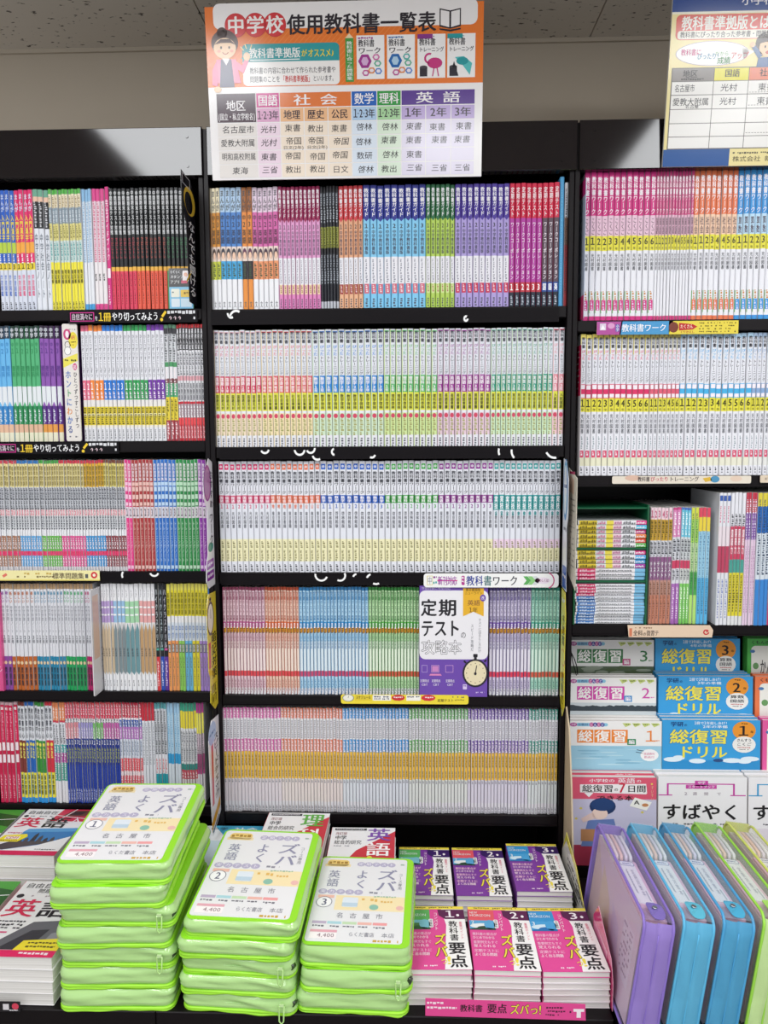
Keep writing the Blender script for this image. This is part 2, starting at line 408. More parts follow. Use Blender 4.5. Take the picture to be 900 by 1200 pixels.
def which(i, n, a='left', z='right'):
    if n == 1: return ''
    if n == 2: return 'left one' if i == 0 else 'right one'
    if i == 0: return 'leftmost'
    if i == n-1: return 'rightmost'
    if i < n/2 or n-i >= len(ORD): return ORD[i+1]
    return ORD[n-i].replace('left', 'right')
def place_series(S, n, xa, xb, z, h, where, Y=D+0.008):
    """n copies side by side between world x = xa and xb, standing on z"""
    w_ = (xb-xa)/n; protos = {}; hh = h*S.hs
    for i in range(n):
        v = S.var[min(len(S.var)-1, i*len(S.var)//n)]
        wi = w_
        if v not in protos: protos[v] = spine_mesh(S, w_-0.0006, hh, v)
        o = bpy.data.objects.new(S.kind, protos[v]); COL.objects.link(o)
        o.location = (xa+w_*(i+0.5), Y+random.uniform(-0.0022, 0.0022), z)
        o.scale = (1, 1, 1+random.uniform(-0.004, 0.003))
        q = which(i, n)
        pl = plural(S.desc) if n > 1 else S.desc
        lab = (q + (' of the ' if n > 1 else '') + pl + ' on ' + where).strip()
        tag(o, lab, 'book', pl + ' on ' + where if n > 1 else None)
def place_row(key, ytop, yref, where, items):
    x, yb = ROWS[key]; z = BZ[key]; h = P(x, ytop, D+0.008).z - z
    for S, n, a, c in items:
        place_series(S, n, P(a, yref, D+0.008).x, P(c, yref, D+0.008).x, z, h, where)

G123 = ['1','2','3']
# -- middle bookcase, top shelf
def comic(desc, top, mid, low, hair, last='ececf0', txt='4a2c10', v=G123):
    return Series('comic_guide', desc, [(.2, top), (.48, mid), (.6, 'ead6cb'), (.75, low), (1, last)],
      [('t',.02,.19,'まんが','2c2c34',.7,1), ('t',.22,.27,'中',txt,.6,1), ('t',.275,.325,'#',txt,.6,1), ('t',.34,.46,'英語',txt,.7,1),
       ('f',.54,hair), ('d',.62,.74,'3a4a30',.5), ('t',.93,.985,'文','55565e',.4,0)], v)
c_yel = comic('orange and yellow comic guide', 'f0e4c4', 'd99332', 'c8cf3f', '3a2418', v=['1','2','3'])
c_blu = comic('blue comic guide', 'b3cfea', '4a82c8', '44a6d8', '2b2a3a', txt='14224a')
c_org = comic('orange and black comic guide', 'a3622a', 'e38b38', '2a2228', '5a2a4a', 'e58f3c', v=['2','3'])
c_pnk = comic('pink comic guide', 'e6d2e2', 'd267a8', 'e8986a', '40283a', txt='4a1236')
def guide(desc, dark, light, mid, lab, labtxt, n3='#年'):
    return Series('study_guide', desc, [(.02, dark), (.27, dark), (.58, mid), (.80, 'e9e8ee'), (1, light)],
      [('t',.025,.255,'教科書ガイド','f2f0f4',.66,1), ('v',.27,.292,dark), ('t',.31,.35,'#','3a3a48',.5,1), ('t',.36,.56,'中学教科書版','46465a',.5,0),
       ('d',.6,.78,'8a8a98',.3), ('r',.8,.88,lab), ('d',.81,.87,labtxt,.3), ('d',.92,.98,'4a4a5a',.35)], G123, side=light)
g_pnk = guide('pink study guide', '962052', 'dd86bd', 'dfa0cc', 'e9d2a8', '8a4a3a')
g_sal = guide('salmon orange study guide', 'cc3f48', 'e8b490', 'e0a886', '9c3038', 'e8d8d0')
g_blu = guide('light blue study guide', '343a90', '82c8ec', '86c8ea', 'd0687a', 'f0e0e4')
g_grn = guide('lime green study guide', '2f6c48', 'b4d260', 'b6d264', 'cfe09a', 'b05a5a')
g_pur = guide('light purple study guide', '4e3c98', 'b0a0d8', 'ad9ed6', 'c8284f', 'f0d8dc')
g_blk = Series('study_guide', 'black slim study guide', [(.05,'18181c'),(.15,'3f434a'),(.33,'26282e'),(.5,'8f9440'),(.55,'1c1c20'),(.8,'30333a'),(.94,'1d1f28'),(1,'b9bcc4')],
  [('d',.06,.3,'aab0b8',.6), ('d',.34,.5,'2a2a10',.6), ('d',.56,.8,'9aa0aa',.6)], side='1c1c20')
def newh(desc, mid, lab, v): return Series('test_book', desc, [(.28,'cf2a4a'),(.8,mid),(.88,lab),(1,'1e2b3a')],
  [('t',.03,.27,'定期テスト','f4e6e8',.62,1), ('t',.31,.78,'ワークコーポレーション','f2e8f0',.55,1), ('t',.81,.87,'#','ffffff',.6,1), ('d',.91,.98,'b8c0cc',.4)], v, side='cf2a4a')
n_pur = newh('red and magenta test book', 'b2419f', 'c03a4a', ['1','2','3']); n_drk = newh('red and grey test book', '5c4c58', '31529a', ['国','国','英'])
s_blu = Series('folder', 'tall blue folder', [(1,'4f9fd0')], [('d',.1,.9,'6cb8e0',.3)], side='4f9fd0', hs=1.05)
s_wht = Series('slim_book', 'slim white and red book', [(.1,'dfe0e6'),(.28,'c9ccd6'),(.5,'7a5a4a'),(1,'a03038')], [('d',.05,.9,'3a3038',.5)])
place_row('C1', 217, 290, 'middle top shelf', [(c_yel,3,243.5,258.6),(c_blu,4,258.6,283.7),(c_org,2,283.7,296),(c_pnk,5,296,326.4),(g_pnk,10,326.4,375.4),
  (g_blk,6,375.4,397),(g_sal,5,397,425.5),(g_blu,9,425.5,499),(g_grn,6,499,533),(g_pur,9,533,597),(n_pur,6,597,635),(n_drk,3,635,655),(s_blu,1,655,660.5),(s_wht,2,661,669)])
# -- middle bookcase, second shelf
def pita(desc, main, tint, sub, pub, v=G123, last=None):
    return Series('training_workbook', desc, [(.39,'dee0e8'),(.535,main),(.69,'dcdc48'),(.71,'e4e4ea'),(.9,tint),(1,'e4e4ea')],
      [('t',.015,.115,'教科書','3c3d46',.6,1), ('t',.13,.22,'ぴった', main,.6,0), ('t',.225,.385,'トレーニング','32333c',.6,0), ('b',.012,.025,sub),
       ('t',.40,.47,'国語' if sub=='r' else pub[:2],'f6f0f4',.62,1), ('t',.475,.53,'#年','f6f0f4',.55,1), ('t',.55,.68,pub,'3a3a1c',.5,1),
       ('o',.735,.02,'cc4460'), ('d',.76,.89,'a0a060',.5), ('e',.0,1,tint), ('d',.925,.985,'50505a',.35)], v)
p_red = pita('crimson-banded white training workbook', 'd03a5c', 'ecd9c0', 'd8a8b4', '国語光村')
p_sal = pita('salmon-banded white training workbook', 'dc6468', 'eedcb4', 'c83a44', '社会東書', ['地','歴','公'])
p_blu = pita('blue-banded white training workbook', '2a86d0', 'cfe2c8', '3a70b8', '数学啓林')
p_grn = pita('green-banded white training workbook', '5cb46c', 'cfe2a0', '5cb46c', '理科啓林')
p_pur = pita('purple-banded white training workbook', '9a3494', 'e2c8d4', '9a3494', '英語東書')
p_tea = pita('teal-banded white training workbook', '2c9c80', 'cfe6c4', '7ab8a8', '実技全教')
p_end = pita('pink-lettered white training workbook', 'e0909c', 'ecc8cc', 'c83a50', '入試国語')
place_row('C2', 385.5, 455, 'middle second shelf', [(p_red,9,251.5,306.5),(p_sal,9,306.5,366.5),(p_blu,11,366.5,450),(p_grn,9,450,512.5),(p_pur,9,512.5,575),(p_tea,12,575,647.5),(p_end,2,647.5,661)])
# -- middle bookcase, third shelf
def work(desc, main, sub, pub, v=G123, tl=.375, mid=None):
    mid = mid or 'ebe6bc'
    return Series('school_workbook', desc, [(.305,'e2e3ea'),(tl,main),(.7,'e0e2ea'),(.78,mid),(.9,'ebe6bc'),(1,'e2e3ea')],
      [('r',.025,.075,main), ('t',.035,.065,'中','f4f4f8',.4,1), ('t',.09,.295,'教科書ワーク','34353e',.66,1), ('t',.312,tl-.005,sub,'f8f4f8',.62,1),
       ('t',tl+.01,tl+.05,'#',main,.45,1), ('t',.45,.6,pub,'4a4b55',.45,0), ('d',.72,.78,'8a8458',.4), ('d',.80,.89,'8a8458',.5), ('d',.93,.98,'3c3c46',.4)], v)
w_pnk = work('crimson-tagged white school workbook', 'd22f68', '国語', '光村図書'); w_org = work('orange-tagged white school workbook', 'e0704c', '社会', '東京書籍', ['地','歴','公'])
w_blu = work('blue-tagged white school workbook', '2c5fba', '数学', '啓林館版'); w_grn = work('green-tagged white school workbook', '45a24c', '理科', '啓林館版')
w_pur = work('purple-tagged white school workbook', '8a2f8c', '英語', '東京書籍'); w_tea = work('teal-tagged white school workbook', '2a9c9c', '実技', '全教科書', ['音','美','体'], .44, 'ead2e2')
place_row('C3', 540, 600, 'middle third shelf', [(w_pnk,9,256.8,317),(w_org,9,317,375.7),(w_blu,10,375.7,451),(w_grn,9,451,513.5),(w_pur,9,513.5,578),(w_tea,12,578,657)])
# -- middle bookcase, fourth shelf
def teiki(desc, dark, main, tint, pale, bar='d64a52'):
    return Series('exam_booklet', desc, [(.03,dark),(.32,tint),(.375,main),(.42,'dc9c2c'),(.5,tint),(.78,pale),(.83,bar),(.94,tint),(1,'e2e0e4')],
      [('t',.04,.25,'定期テスト',dark,.62,1), ('t',.26,.31,'攻略',dark,.6,0), ('d',.335,.37,'f4f0f4',.5), ('d',.38,.415,'5a3a10',.5), ('t',.43,.57,'#学年対応',dark,.5,0), ('e',0,1,dark), ('d',.86,.98,dark,.3)], G123, side=pale)
t_pnk = teiki('thin pink exam booklet', '8a3a5a', 'b85a92', 'dcc2cc', 'e8d8d8'); t_org = teiki('thin orange exam booklet', 'b0482c', 'dc7040', 'e4c4b4', 'ead8cc')
t_blu = teiki('thin light blue exam booklet', '2c78b0', '3a92cc', 'b0d2e6', 'd4e2ea', 'c04a6e'); t_grn = teiki('thin green exam booklet', '2c7c34', '58b04c', 'bcdcae', 'dcead4', 'c85a44')
t_pur = teiki('thin purple exam booklet', '4a3a80', '7452ac', 'd0c8dc', 'e0dce8', 'd84058'); t_tea = teiki('thin teal exam booklet', '1e7c6c', '3fa890', 'b2dccc', 'd0e8dc', 'd05c48')
place_row('C4', 688, 750, 'middle fourth shelf', [(t_pnk,13,262,311),(t_org,11,311,351),(t_blu,20,351,432),(t_grn,16,432,491.5),(t_pur,12,573,622),(t_tea,8,622,655.5)])
# -- middle bookcase, bottom shelf
def yoso(desc, main, pale):
    return Series('mock_test_booklet', desc, [(.1,main),(.3,'e0dfe4'),(.42,main),(.68,'e4b845'),(.9,pale),(1,'dcdae0')],
      [('d',.01,.09,'f2e8f0',.4), ('d',.12,.28,'9a9aa4',.55), ('d',.31,.41,'f2e8ee',.5), ('d',.45,.55,'7a5a18',.4), ('d',.6,.66,'7a5a18',.5), ('d',.69,.72,'8a8a94',.5), ('d',.94,.99,'8a8a94',.5), ('e',0,1,pale)], side='d8d6dc')
y_pnk = yoso('slim pink-capped white mock-test booklet', 'd060a4', 'ddd4da'); y_org = yoso('slim orange-capped white mock-test booklet', 'dc7a5c', 'e0d6d4')
y_blu = yoso('slim blue-capped white mock-test booklet', '3a94d4', 'd6dbe2'); y_grn = yoso('slim green-capped white mock-test booklet', '5aa858', 'd8dcd8')
y_pur = yoso('slim violet-capped white mock-test booklet', '6e54a4', 'd6d2de'); y_tea = yoso('slim teal-capped white mock-test booklet', '2f9482', 'd6dcdc')
place_row('C5', 830, 890, 'middle bottom shelf', [(y_pnk,17,262.5,329.6),(y_org,19,329.6,401.7),(y_blu,20,401.7,479),(y_grn,18,479,548),(y_pur,18,548,619),(y_tea,9,619,653.5)])
# -- left bookcase
def manga(desc, c1, c2): return Series('comic_guide', desc, [(.2,c1),(.43,c1),(.52,c2),(.6,c1),(.66,'e8d23c'),(1,'d6dbe8')],
  [('t',.03,.18,'まんが','d8e2f4',.7,1), ('t',.2,.42,'入門漢字','f0da50',.72,1), ('d',.53,.6,'f4f4f4',.5), ('t',.605,.655,'#','3a3020',.6,1), ('t',.7,.88,'学習図鑑',c1,.5,0), ('d',.93,.98,'4a4a58',.4)], G123)
m_blu = manga('blue and yellow comic guide', '2f62c4', 'b9d04a'); m_pnk = manga('hot pink and yellow comic guide', 'e03470', 'f0a848')
l_bw = Series('comic_guide', 'black-topped white comic guide', [(.06,'70a890'),(.1,'e8c0a8'),(.32,'26262a'),(1,'dfe2ea')], [('d',.1,.3,'c8c8cc',.5), ('t',.36,.9,'中学社会ノート','55606e',.55,0)])
l_yel = Series('pocket_workbook', 'pastel workbook with yellow foot', [(.04,'58b04c'),(.15,'e8dcc0'),(.28,'8c9ca8'),(.42,'d8cf86'),(.6,'c8d8d4'),(1,'ece042')],
  [('d',.06,.14,'a08a60',.5), ('t',.17,.27,'日本史','e0e6ea',.6,1), ('d',.3,.4,'8a8440',.5), ('d',.44,.59,'50a0a0',.5), ('t',.66,.78,'暗記帳','4a4410',.6,1), ('d',.93,.98,'4a4410',.4)])
l_lb = Series('slim_workbook', 'pale blue slim workbook', [(.1,'8ab8dc'),(.6,'cfdbe8'),(.95,'e2e4ea'),(1,'4aa0d8')], [('d',.1,.6,'8ab0d0',.5)])
l_pk = Series('slim_workbook', 'pale pink slim workbook', [(.1,'d8478c'),(.6,'e4ccd6'),(.95,'e8e2e4'),(1,'d8478c')], [('d',.1,.6,'d0708c',.5), ('d',.7,.75,'2a2a2e',.6)])
l_mg = Series('study_guide', 'tall magenta study guide', [(1,'d2307e')], [('t',.1,.6,'完全ガイドブック','f6dcea',.6,1), ('r',.66,.74,'f0e4ec'), ('d',.8,.95,'f0d0e0',.4)], hs=1.02)
def blackb(desc, lab, foot): return Series('exam_guide', desc, [(.645,'1d1f22'),(.68,'e6b24a'),(1,foot)],
  [('t',.02,.38,'中間期末テスト対策','d8dadc',.66,1), ('t',.4,.58,'#だしトレ',lab,.6,1), ('d',.7,.95,'7a2a20',.25)], ['で','い','り'], side='1d1f22')
l_b1 = blackb('black exam guide with crimson foot', 'b03a48', 'dc4460'); l_b2 = blackb('black exam guide with coral foot', 'b85040', 'e8604c'); l_b3 = blackb('black exam guide with green lettering', '3f8a58', '50a06a')
place_row('L1', 221, 290, 'left top shelf', [(m_blu,4,-2,18),(m_pnk,4,18,40.5),(l_bw,3,40.5,58.5),(l_yel,10,58.5,97),(l_lb,3,97,109),(l_pk,3,109,124),(l_mg,1,124,129),(l_b1,6,129,159.5),(l_b2,7,159.5,195),(l_b3,6,195,225.5)])
def nobi(desc, top, main, dark, foot): return Series('summary_book', desc, [(.11,top),(.52,main),(.69,'e0e4e8'),(.85,dark),(.92,foot),(1,'e6e2c8')],
  [('t',.015,.1,'中学','d8dce4',.7,1), ('t',.14,.18,'中',dark,.5,1), ('t',.19,.24,'#',dark,.55,1), ('t',.34,.44,'理科',dark,.6,1), ('d',.72,.84,'d8e0e4',.4), ('v',.69,.65,main)], G123, side=main)
n_bl = nobi('sky blue summary book', '2c3a48', '6ab4e4', '3a86c4', 'e2b89a'); n_gr = nobi('green summary book', '253a34', '55b07a', '2c8a54', 'ddb498'); n_pu = nobi('purple summary book', '33283c', '8c58ac', '5a2f84', 'e09a4a')
def hitotsu(desc, c): return Series('lesson_workbook', desc, [(.05,c),(.47,'e2e2e8'),(.64,c),(.7,'e4e0dc'),(.86,'e0cc3a'),(.88,'e8e2d0'),(1,'e0e0e4')],
  [('t',.08,.45,'ひとつずつすこしずつ','50505c',.5,0), ('t',.49,.56,'#',"f4f4f6",.55,1), ('d',.57,.63,'f0e6ee',.5), ('d',.71,.86,'5a5010',.55), ('b',.76,.78,'eee8c0'), ('d',.9,.97,'50505a',.4)], G123)
h_pk = hitotsu('pink-banded white lesson workbook', 'e4708c'); h_or = hitotsu('orange-banded white lesson workbook', 'f08a3c'); h_bl = hitotsu('blue-banded white lesson workbook', '2878d0')
h_gr = hitotsu('green-banded white lesson workbook', '2f9e54'); h_pu = hitotsu('violet-banded white lesson workbook', '7434a4')
x_gr = Series('basic_workbook', 'checkered green and yellow basic workbook', [(.03,'6aa080'),(.08,'3a3a3e'),(.32,'d4d6da'),(.36,'4a9460'),(.46,'e0e0e4'),(.5,'7a4a50'),(.62,'4aa070'),(.82,'e4d040'),(1,'a43844')], [('d',.04,.31,'3a3a40',.6),('d',.37,.6,'f0e0e4',.5),('d',.64,.81,'5a5010',.5),('d',.84,.98,'ecd8da',.5)])
x_rd = Series('exam_guide', 'red and black exam guide', [(.03,'d03038'),(.22,'2a282c'),(.44,'e0e0e4'),(.48,'d8a0a8'),(.66,'dcdce0'),(.68,'c82c3c'),(.8,'a89098'),(.86,'e04a50'),(1,'c43440')],
  [('t',.035,.215,'高校入試','e8e8ec',.6,1), ('d',.24,.43,'50505a',.6), ('t',.5,.65,'英熟語','4a4a54',.6,1), ('d',.69,.79,'f0f0f2',.5), ('d',.87,.98,'e8c0c4',.5)])
place_row('L2', 381, 450, 'left second shelf', [(n_bl,3,-4,14),(n_gr,6,14,47.6),(n_pu,4,47.6,71.8),(h_pk,2,96,105.5),(h_or,3,105.5,121.5),(h_bl,5,121.5,146),(h_gr,6,146,173.5),(h_pu,4,173.5,193.6),(x_gr,3,193.6,208),(x_rd,9,208,239.5)])
def hyo(desc, cap, foot, top='e4d698'): return Series('standard_workbook', desc, [(.03,cap),(.24,top),(.44,'c2c4ca'),(.5,'ebd8da'),(.62,'d2d4d8'),(.68,'e6e6ea'),(.82,foot),(.86,'e0406e'),(.96,foot),(1,'d8d4d8')],
  [('t',.05,.23,'標準問題','7a6a28',.7,0), ('d',.25,.43,'4a4c54',.7), ('t',.445,.495,'#','d03858',.7,1), ('d',.5,.62,'3c3e46',.7), ('d',.7,.8,'f0e8ec',.5), ('d',.87,.95,'f4f0f2',.4)], G123)
y1 = hyo('thin brown-footed standard workbook', 'c84858', 'a87a62'); y2 = hyo('thin blue-footed standard workbook', '3a78b8', '6aa8d8'); y3 = hyo('thin green-footed standard workbook', '4aa048', '6cb850')
y4 = hyo('thin pink-footed standard workbook', 'c83a4c', 'dc5a94'); y5 = hyo('golden standard workbook with blue foot', 'c83a4c', '4a98d0', 'dcae34'); y6 = hyo('standard workbook with dark red foot', '7a4a38', '8c4048', 'dccf7c')
def tora(desc, c, pl): return Series('textbook_guide', desc, [(.2,c),(.23,pl),(.42,c),(.52,'dcd4dc'),(1,c)],
  [('t',.03,.19,'教科書準拠','f0e8ee',.6,0), ('b',.24,.28,pl), ('b',.31,.35,pl), ('b',.38,.41,pl), ('t',.43,.51,'#','4a3a4a',.6,1), ('t',.55,.92,'トレーニングノート',pl,.55,0), ('e',0,1,pl), ('b',.95,.98,pl)], G123, side=pl)
o_pk = tora('vivid pink textbook guide', 'dc3c84', 'f0c0d8'); o_rd = tora('brick red textbook guide', 'a8383c', 'e4bcb4'); o_bl = tora('royal blue textbook guide', '2c6cc0', 'bcd4ec'); o_gr = tora('deep green textbook guide', '2c8a48', 'c0e0c4'); o_pu = tora('deep purple textbook guide', '8a34a0', 'e0c0e4')
place_row('L3', 539, 605, 'left third shelf', [(y1,8,-3,21.7),(y2,8,21.7,47.7),(y3,8,47.7,71),(y4,9,71,99.5),(y5,7,99.5,123),(y6,8,123,147.3),(o_pk,2,147.3,155.5),(o_rd,6,155.5,181),(o_bl,6,181,207),(o_gr,6,207,233),(o_pu,3,233,246.5)])
def shin(desc, c, n_='新'): return Series('progress_workbook', desc, [(.05,'a88a6a'),(.68,'dcdce2'),(.7,c),(1,c)],
  [('t',.07,.18,'新しい',c,.66,1), ('t',.2,.46,'中学学習ノート','787a86',.5,0), ('t',.48,.56,'#年','50525c',.55,1), ('o',.74,.016,'e2c8a0'), ('t',.78,.96,'問題集',"2a2a34",.5,1)], G123)
i_pu = shin('white progress workbook with purple foot', '8c4a9c'); i_br = shin('white progress workbook with rust foot', 'b8622c'); i_bl = shin('white progress workbook with teal blue foot', '2c84a8'); i_gr = shin('white progress workbook with emerald foot', '1fa05a'); i_mg = shin('white progress workbook with magenta foot', 'b82c6c')
def hon(desc, c, c2): return Series('reading_workbook', desc, [(.16,'e6e6ea'),(.36,c),(.42,'e4e2e4'),(.82,'dcd8d2'),(1,'e8e8ec')],
  [('d',.05,.12,'9a9aa2',.2), ('b',.21,.225,'f0f0f2'), ('b',.28,.295,'f0f0f2'), ('w',.4,.82,c2), ('d',.6,.68,'404048',.5), ('d',.9,.95,'50505a',.3)])
j1 = hon('white picture workbook with lilac band', 'b49cd0', 'c8b498'); j2 = hon('white picture workbook with blue band', '96bcdc', '7c8a90'); j3 = hon('white picture workbook with green band', 'a0d0a8', '6a9098'); j4 = hon('white picture workbook with rose band', 'e0a4a4', 'b8946c')
b_r = Series('drill_book', 'black drill book with red foot', [(.68,'1d2024'),(1,'d03a40')], [('t',.04,.6,'ハイクラスドリル','d0d8dc',.6,0), ('b',.6,.62,'58a898'), ('d',.72,.95,'f0d0d0',.4)])
b_b = Series('drill_book', 'black drill book with blue foot', [(.68,'20242a'),(1,'2c4cb0')], [('t',.04,.6,'ハイクラスドリル','c0d0d8',.6,0), ('b',.6,.62,'58a898'), ('d',.72,.95,'d0d8f0',.4)])
b_p = Series('drill_book', 'black drill book with purple foot', [(.68,'1d1c24'),(1,'5c3494')], [('t',.04,.6,'ハイクラスドリル','d0d0dc',.6,0), ('b',.6,.62,'c85898'), ('d',.72,.95,'e0d0f0',.4)])
def kiso(desc, c): return Series('basics_workbook', desc, [(.06,'e0d860'),(.3,'dccf30'),(.36,'e4e4e8'),(.53,'d0d8e4'),(.66,c),(1,c)],
  [('t',.08,.29,'基礎問題','4a4410',.6,0), ('t',.38,.52,'中学','4a70b0',.6,0), ('r',.56,.64,'2a2a2e'), ('t',.565,.635,'国語','e8e8ec',.5,0), ('d',.68,.95,'5a5a40',.3)])
k1 = kiso('yellow basics workbook with orange foot', 'e89a5c'); k2 = kiso('yellow basics workbook with light green foot', '8cc85c'); k3 = kiso('yellow basics workbook with light blue foot', '6cb4dc'); k4 = kiso('all yellow basics workbook', 'dccf38'); k5 = kiso('yellow basics workbook with violet foot', 'a484cc')
k6 = Series('slim_book', 'slim white book with blue cap', [(.2,'3a78c4'),(1,'d8dae0')], [('d',.25,.9,'8a8a94',.4)])
place_row('L4', 684, 748, 'left fourth shelf', [(i_pu,2,3,13),(i_br,6,13,42),(i_bl,9,42,76),(i_gr,6,76,100.5),(i_mg,3,100.5,111),(j1,4,119.5,134),(j2,3,134,147.5),(j3,3,147.5,164),(j4,4,164,182.5),(b_r,1,182.5,187),(b_b,1,187,191.5),(b_p,1,191.5,196.5),(k1,3,196.5,209),(k2,2,209,216.5),(k3,2,216.5,225),(k4,2,225,233.5),(k5,3,233.5,245),(k6,1,245,248.5)])
v1 = Series('reference_book', 'cherry red reference book', [(.03,'d8b0b8'),(.4,'cc2450'),(.62,'c42048'),(.7,'c02048'),(1,'c82450')], [('t',.05,.08,'#','ffffff',.6,1), ('d',.1,.38,'e89ab0',.35), ('r',.4,.48,'f0e0e6'), ('r',.52,.6,'f0e0e6'), ('d',.72,.95,'eab0c0',.3)], ['国','社','理'])
def chu(desc, c): return Series('practice_book', desc, [(.04,c),(.38,'dfe0e6'),(.7,c),(.95,'e4d844'),(1,'2f90d8')],
  [('t',.06,.36,'教科書中心','3a3c46',.62,1), ('o',.42,.018,'e8d860'), ('d',.45,.55,'e8e070',.5), ('t',.72,.92,'基本問題','4a4820',.5,1), ('e',.7,1,'3a9ad8')])
v2 = chu('practice book with brown band', '7c3a34'); v3 = chu('practice book with blue band', '2c64b4'); v4 = chu('practice book with green band', '3c8c3c'); v5 = chu('practice book with red band', 'd03444')
v6 = Series('practice_book', 'white practice book with teal band', [(.18,'e08858'),(.2,'c84858'),(.42,'dcdce2'),(.5,'4aa4a0'),(.6,'a84a94'),(.78,'54a090'),(1,'dcdce0')], [('d',.05,.17,'f0e0d8',.5),('d',.22,.4,'40424a',.6),('d',.43,.76,'e8e4ec',.5)])
def aow(desc, c): return Series('word_book', desc, [(.04,'d8525c'),(.16,'d02c4c'),(.2,'e4e0e4'),(.25,c),(.36,c),(.4,'283a88'),(.62,'2a3a8a'),(1,'28409c')],
  [('d',.02,.15,'f2c8d0',.5), ('d',.16,.2,'30303a',.6), ('d',.25,.35,'f4f0f4',.4), ('t',.37,.42,'#','f0f0f8',.6,1), ('d',.45,.6,'aab060',.55), ('d',.86,.98,'c8d0ec',.4)], G123)
v7 = aow('navy word book with salmon band', 'd88c94'); v8 = aow('navy word book with lavender band', '9c94c8'); v9 = aow('navy word book with leaf green band', '74b464'); v10 = aow('navy word book with magenta band', 'c064a4')
v11 = Series('listening_book', 'white and red listening book', [(.15,'c43048'),(.17,'f0e4ea'),(.24,'3a58a8'),(.36,'b878c0'),(.55,'d4d8e4'),(.68,'e05a64'),(.72,'ecd8dc'),(.8,'dc5460'),(1,'e2c4ca')], [('d',.02,.14,'f2d0d4',.5),('d',.18,.23,'e8ecf4',.5),('d',.26,.35,'f0e8f4',.5),('d',.38,.52,'7a8aa0',.5),('d',.56,.8,'f6e4e6',.5)])
v12 = Series('slim_book', 'plain white slim book', [(.18,'c23040'),(1,'dadce2')], [('d',.2,.6,'9a9ca6',.5)])
v13 = Series('slim_book', 'grey-lettered slim book with teal foot', [(.06,'5aa0a8'),(.5,'c8cad0'),(.7,'dcdce2'),(1,'2c98a4')], [('d',.08,.5,'4a4c54',.7),('d',.55,.68,'d04a50',.4)])
v14 = Series('slim_book', 'pale blue slim book', [(.1,'9ac0dc'),(.5,'b4d2e6'),(.6,'3a9cd0'),(1,'d4dce4')], [('d',.1,.48,'70a4c8',.5)])
v15 = Series('slim_book', 'yellow-banded slim book', [(.08,'3c9c80'),(.25,'e0d040'),(.6,'dcdce0'),(.66,'3c8c84'),(.75,'c84858'),(1,'d8d6d4')], [('d',.28,.58,'5a5c64',.6),('d',.68,.74,'f0e0e0',.5),('e',.7,1,'b86a70')])
v16 = Series('slim_book', 'pink-striped slim book', [(.1,'b03a88'),(.3,'e0d860'),(.5,'dcc8d4'),(.7,'b04a80'),(1,'dcd4d8')], [('d',.3,.65,'5a4a54',.6)])
place_row('L5', 823, 880, 'left bottom shelf', [(v1,5,-2,22.5),(v2,2,22.5,31),(v3,3,31,42),(v4,3,42,54),(v5,2,54,63),(v6,4,63,78),(v7,5,78,93),(v8,6,93,110),(v9,4,110,122),(v10,6,122,141),(v11,8,141,167),(v12,4,167,182),(v13,4,182,196.5),(v14,4,196.5,212),(v15,6,212,231),(v16,3,231,239.5)])
# -- right bookcase
def rwork(desc, main, tint, sub, full=True):
    t = [('t',.03,.285,'教科書ワーク','f6f2f6',.68,1), ('t',.305,.42,sub,'4a3040',.55,0), ('t',.435,.49,'#','34300c',.78,1), ('t',.5,.52,'年','5a5418',.4,0), ('t',.545,.66,'光村図書','44464e',.5,0)]
    if full: t += [('d',.8,.85,'c88a4a',.35), ('r',.86,.93,main), ('d',.87,.92,'e0d8f0',.3), ('e',.8,.95,'5aa848')]
    return Series('grade_workbook', desc, [(.02,main),(.29,main),(.425,tint),(.525,'e4dc40'),(.97,'e8e8ee'),(1,main)], t, ['1','2','3','4','5','6'])
q1 = rwork('magenta-topped grade workbook', 'd02a80', 'e6c2d4', 'こくご'); q2 = rwork('thin magenta-topped grade workbook', 'cc3a7c', 'e0b4c8', '国語', False)
q3 = rwork('orange-topped grade workbook', 'e4774c', 'eec8ac', '社会'); q4 = rwork('sky-blue-topped grade workbook', '3a94d8', 'b8d8ee', '算数')
place_row('R1', 200.5, 290, 'right top shelf', [(q1,12,684,767.6),(q2,12,767.6,811.8),(q3,8,811.8,863),(q4,12,863,946)])
def rpita(desc, main, tint, top):
    return Series('grade_trainer', desc, [(.03,top),(.35,'e2e3ea'),(.45,main),(.545,'e4dc44'),(.82,'e6e6ec'),(.87,'e6e6ec'),(.93,tint),(1,'e8e8ee')],
      [('t',.02,.1,'教科書','34353c',.58,1), ('t',.11,.18,'ぴった',main,.55,0), ('t',.185,.34,'トレーニング','32333a',.55,0), ('b',.355,.385,'f0e8ee'), ('b',.42,.445,'f0e8ee'),
       ('t',.455,.515,'#','2c280c',.8,1), ('t',.52,.54,'年','5a5418',.45,0), ('t',.56,.7,'光村図書','4a4c55',.5,0), ('d',.72,.8,'8a9aa0',.25), ('r',.82,.87,'d44a6c'), ('d',.83,.86,'f0e0e6',.3), ('e',0,.14,top), ('d',.94,.98,'50505a',.3)], ['1','2','3','4','5','6'])
q5 = rpita('crimson-banded grade trainer', 'd82c64', 'e6e4c8', 'd8c860'); q6 = rpita('thin rose-banded grade trainer', 'dc5c74', 'e0e0d0', 'c8bc70'); q7 = rpita('sky-blue-banded grade trainer', '45aee0', 'e6e4d0', 'a8c8e0'); q8 = rpita('thin navy-lettered grade trainer', '88a8d0', 'e4e4e0', 'a8c0dc')
place_row('R2', 391, 475, 'right second shelf', [(q5,12,679,761),(q6,7,761,796),(q7,12,796,880),(q8,12,880,946)])
zz = [('t',.02,.09,'#','b03060',.75,1)]
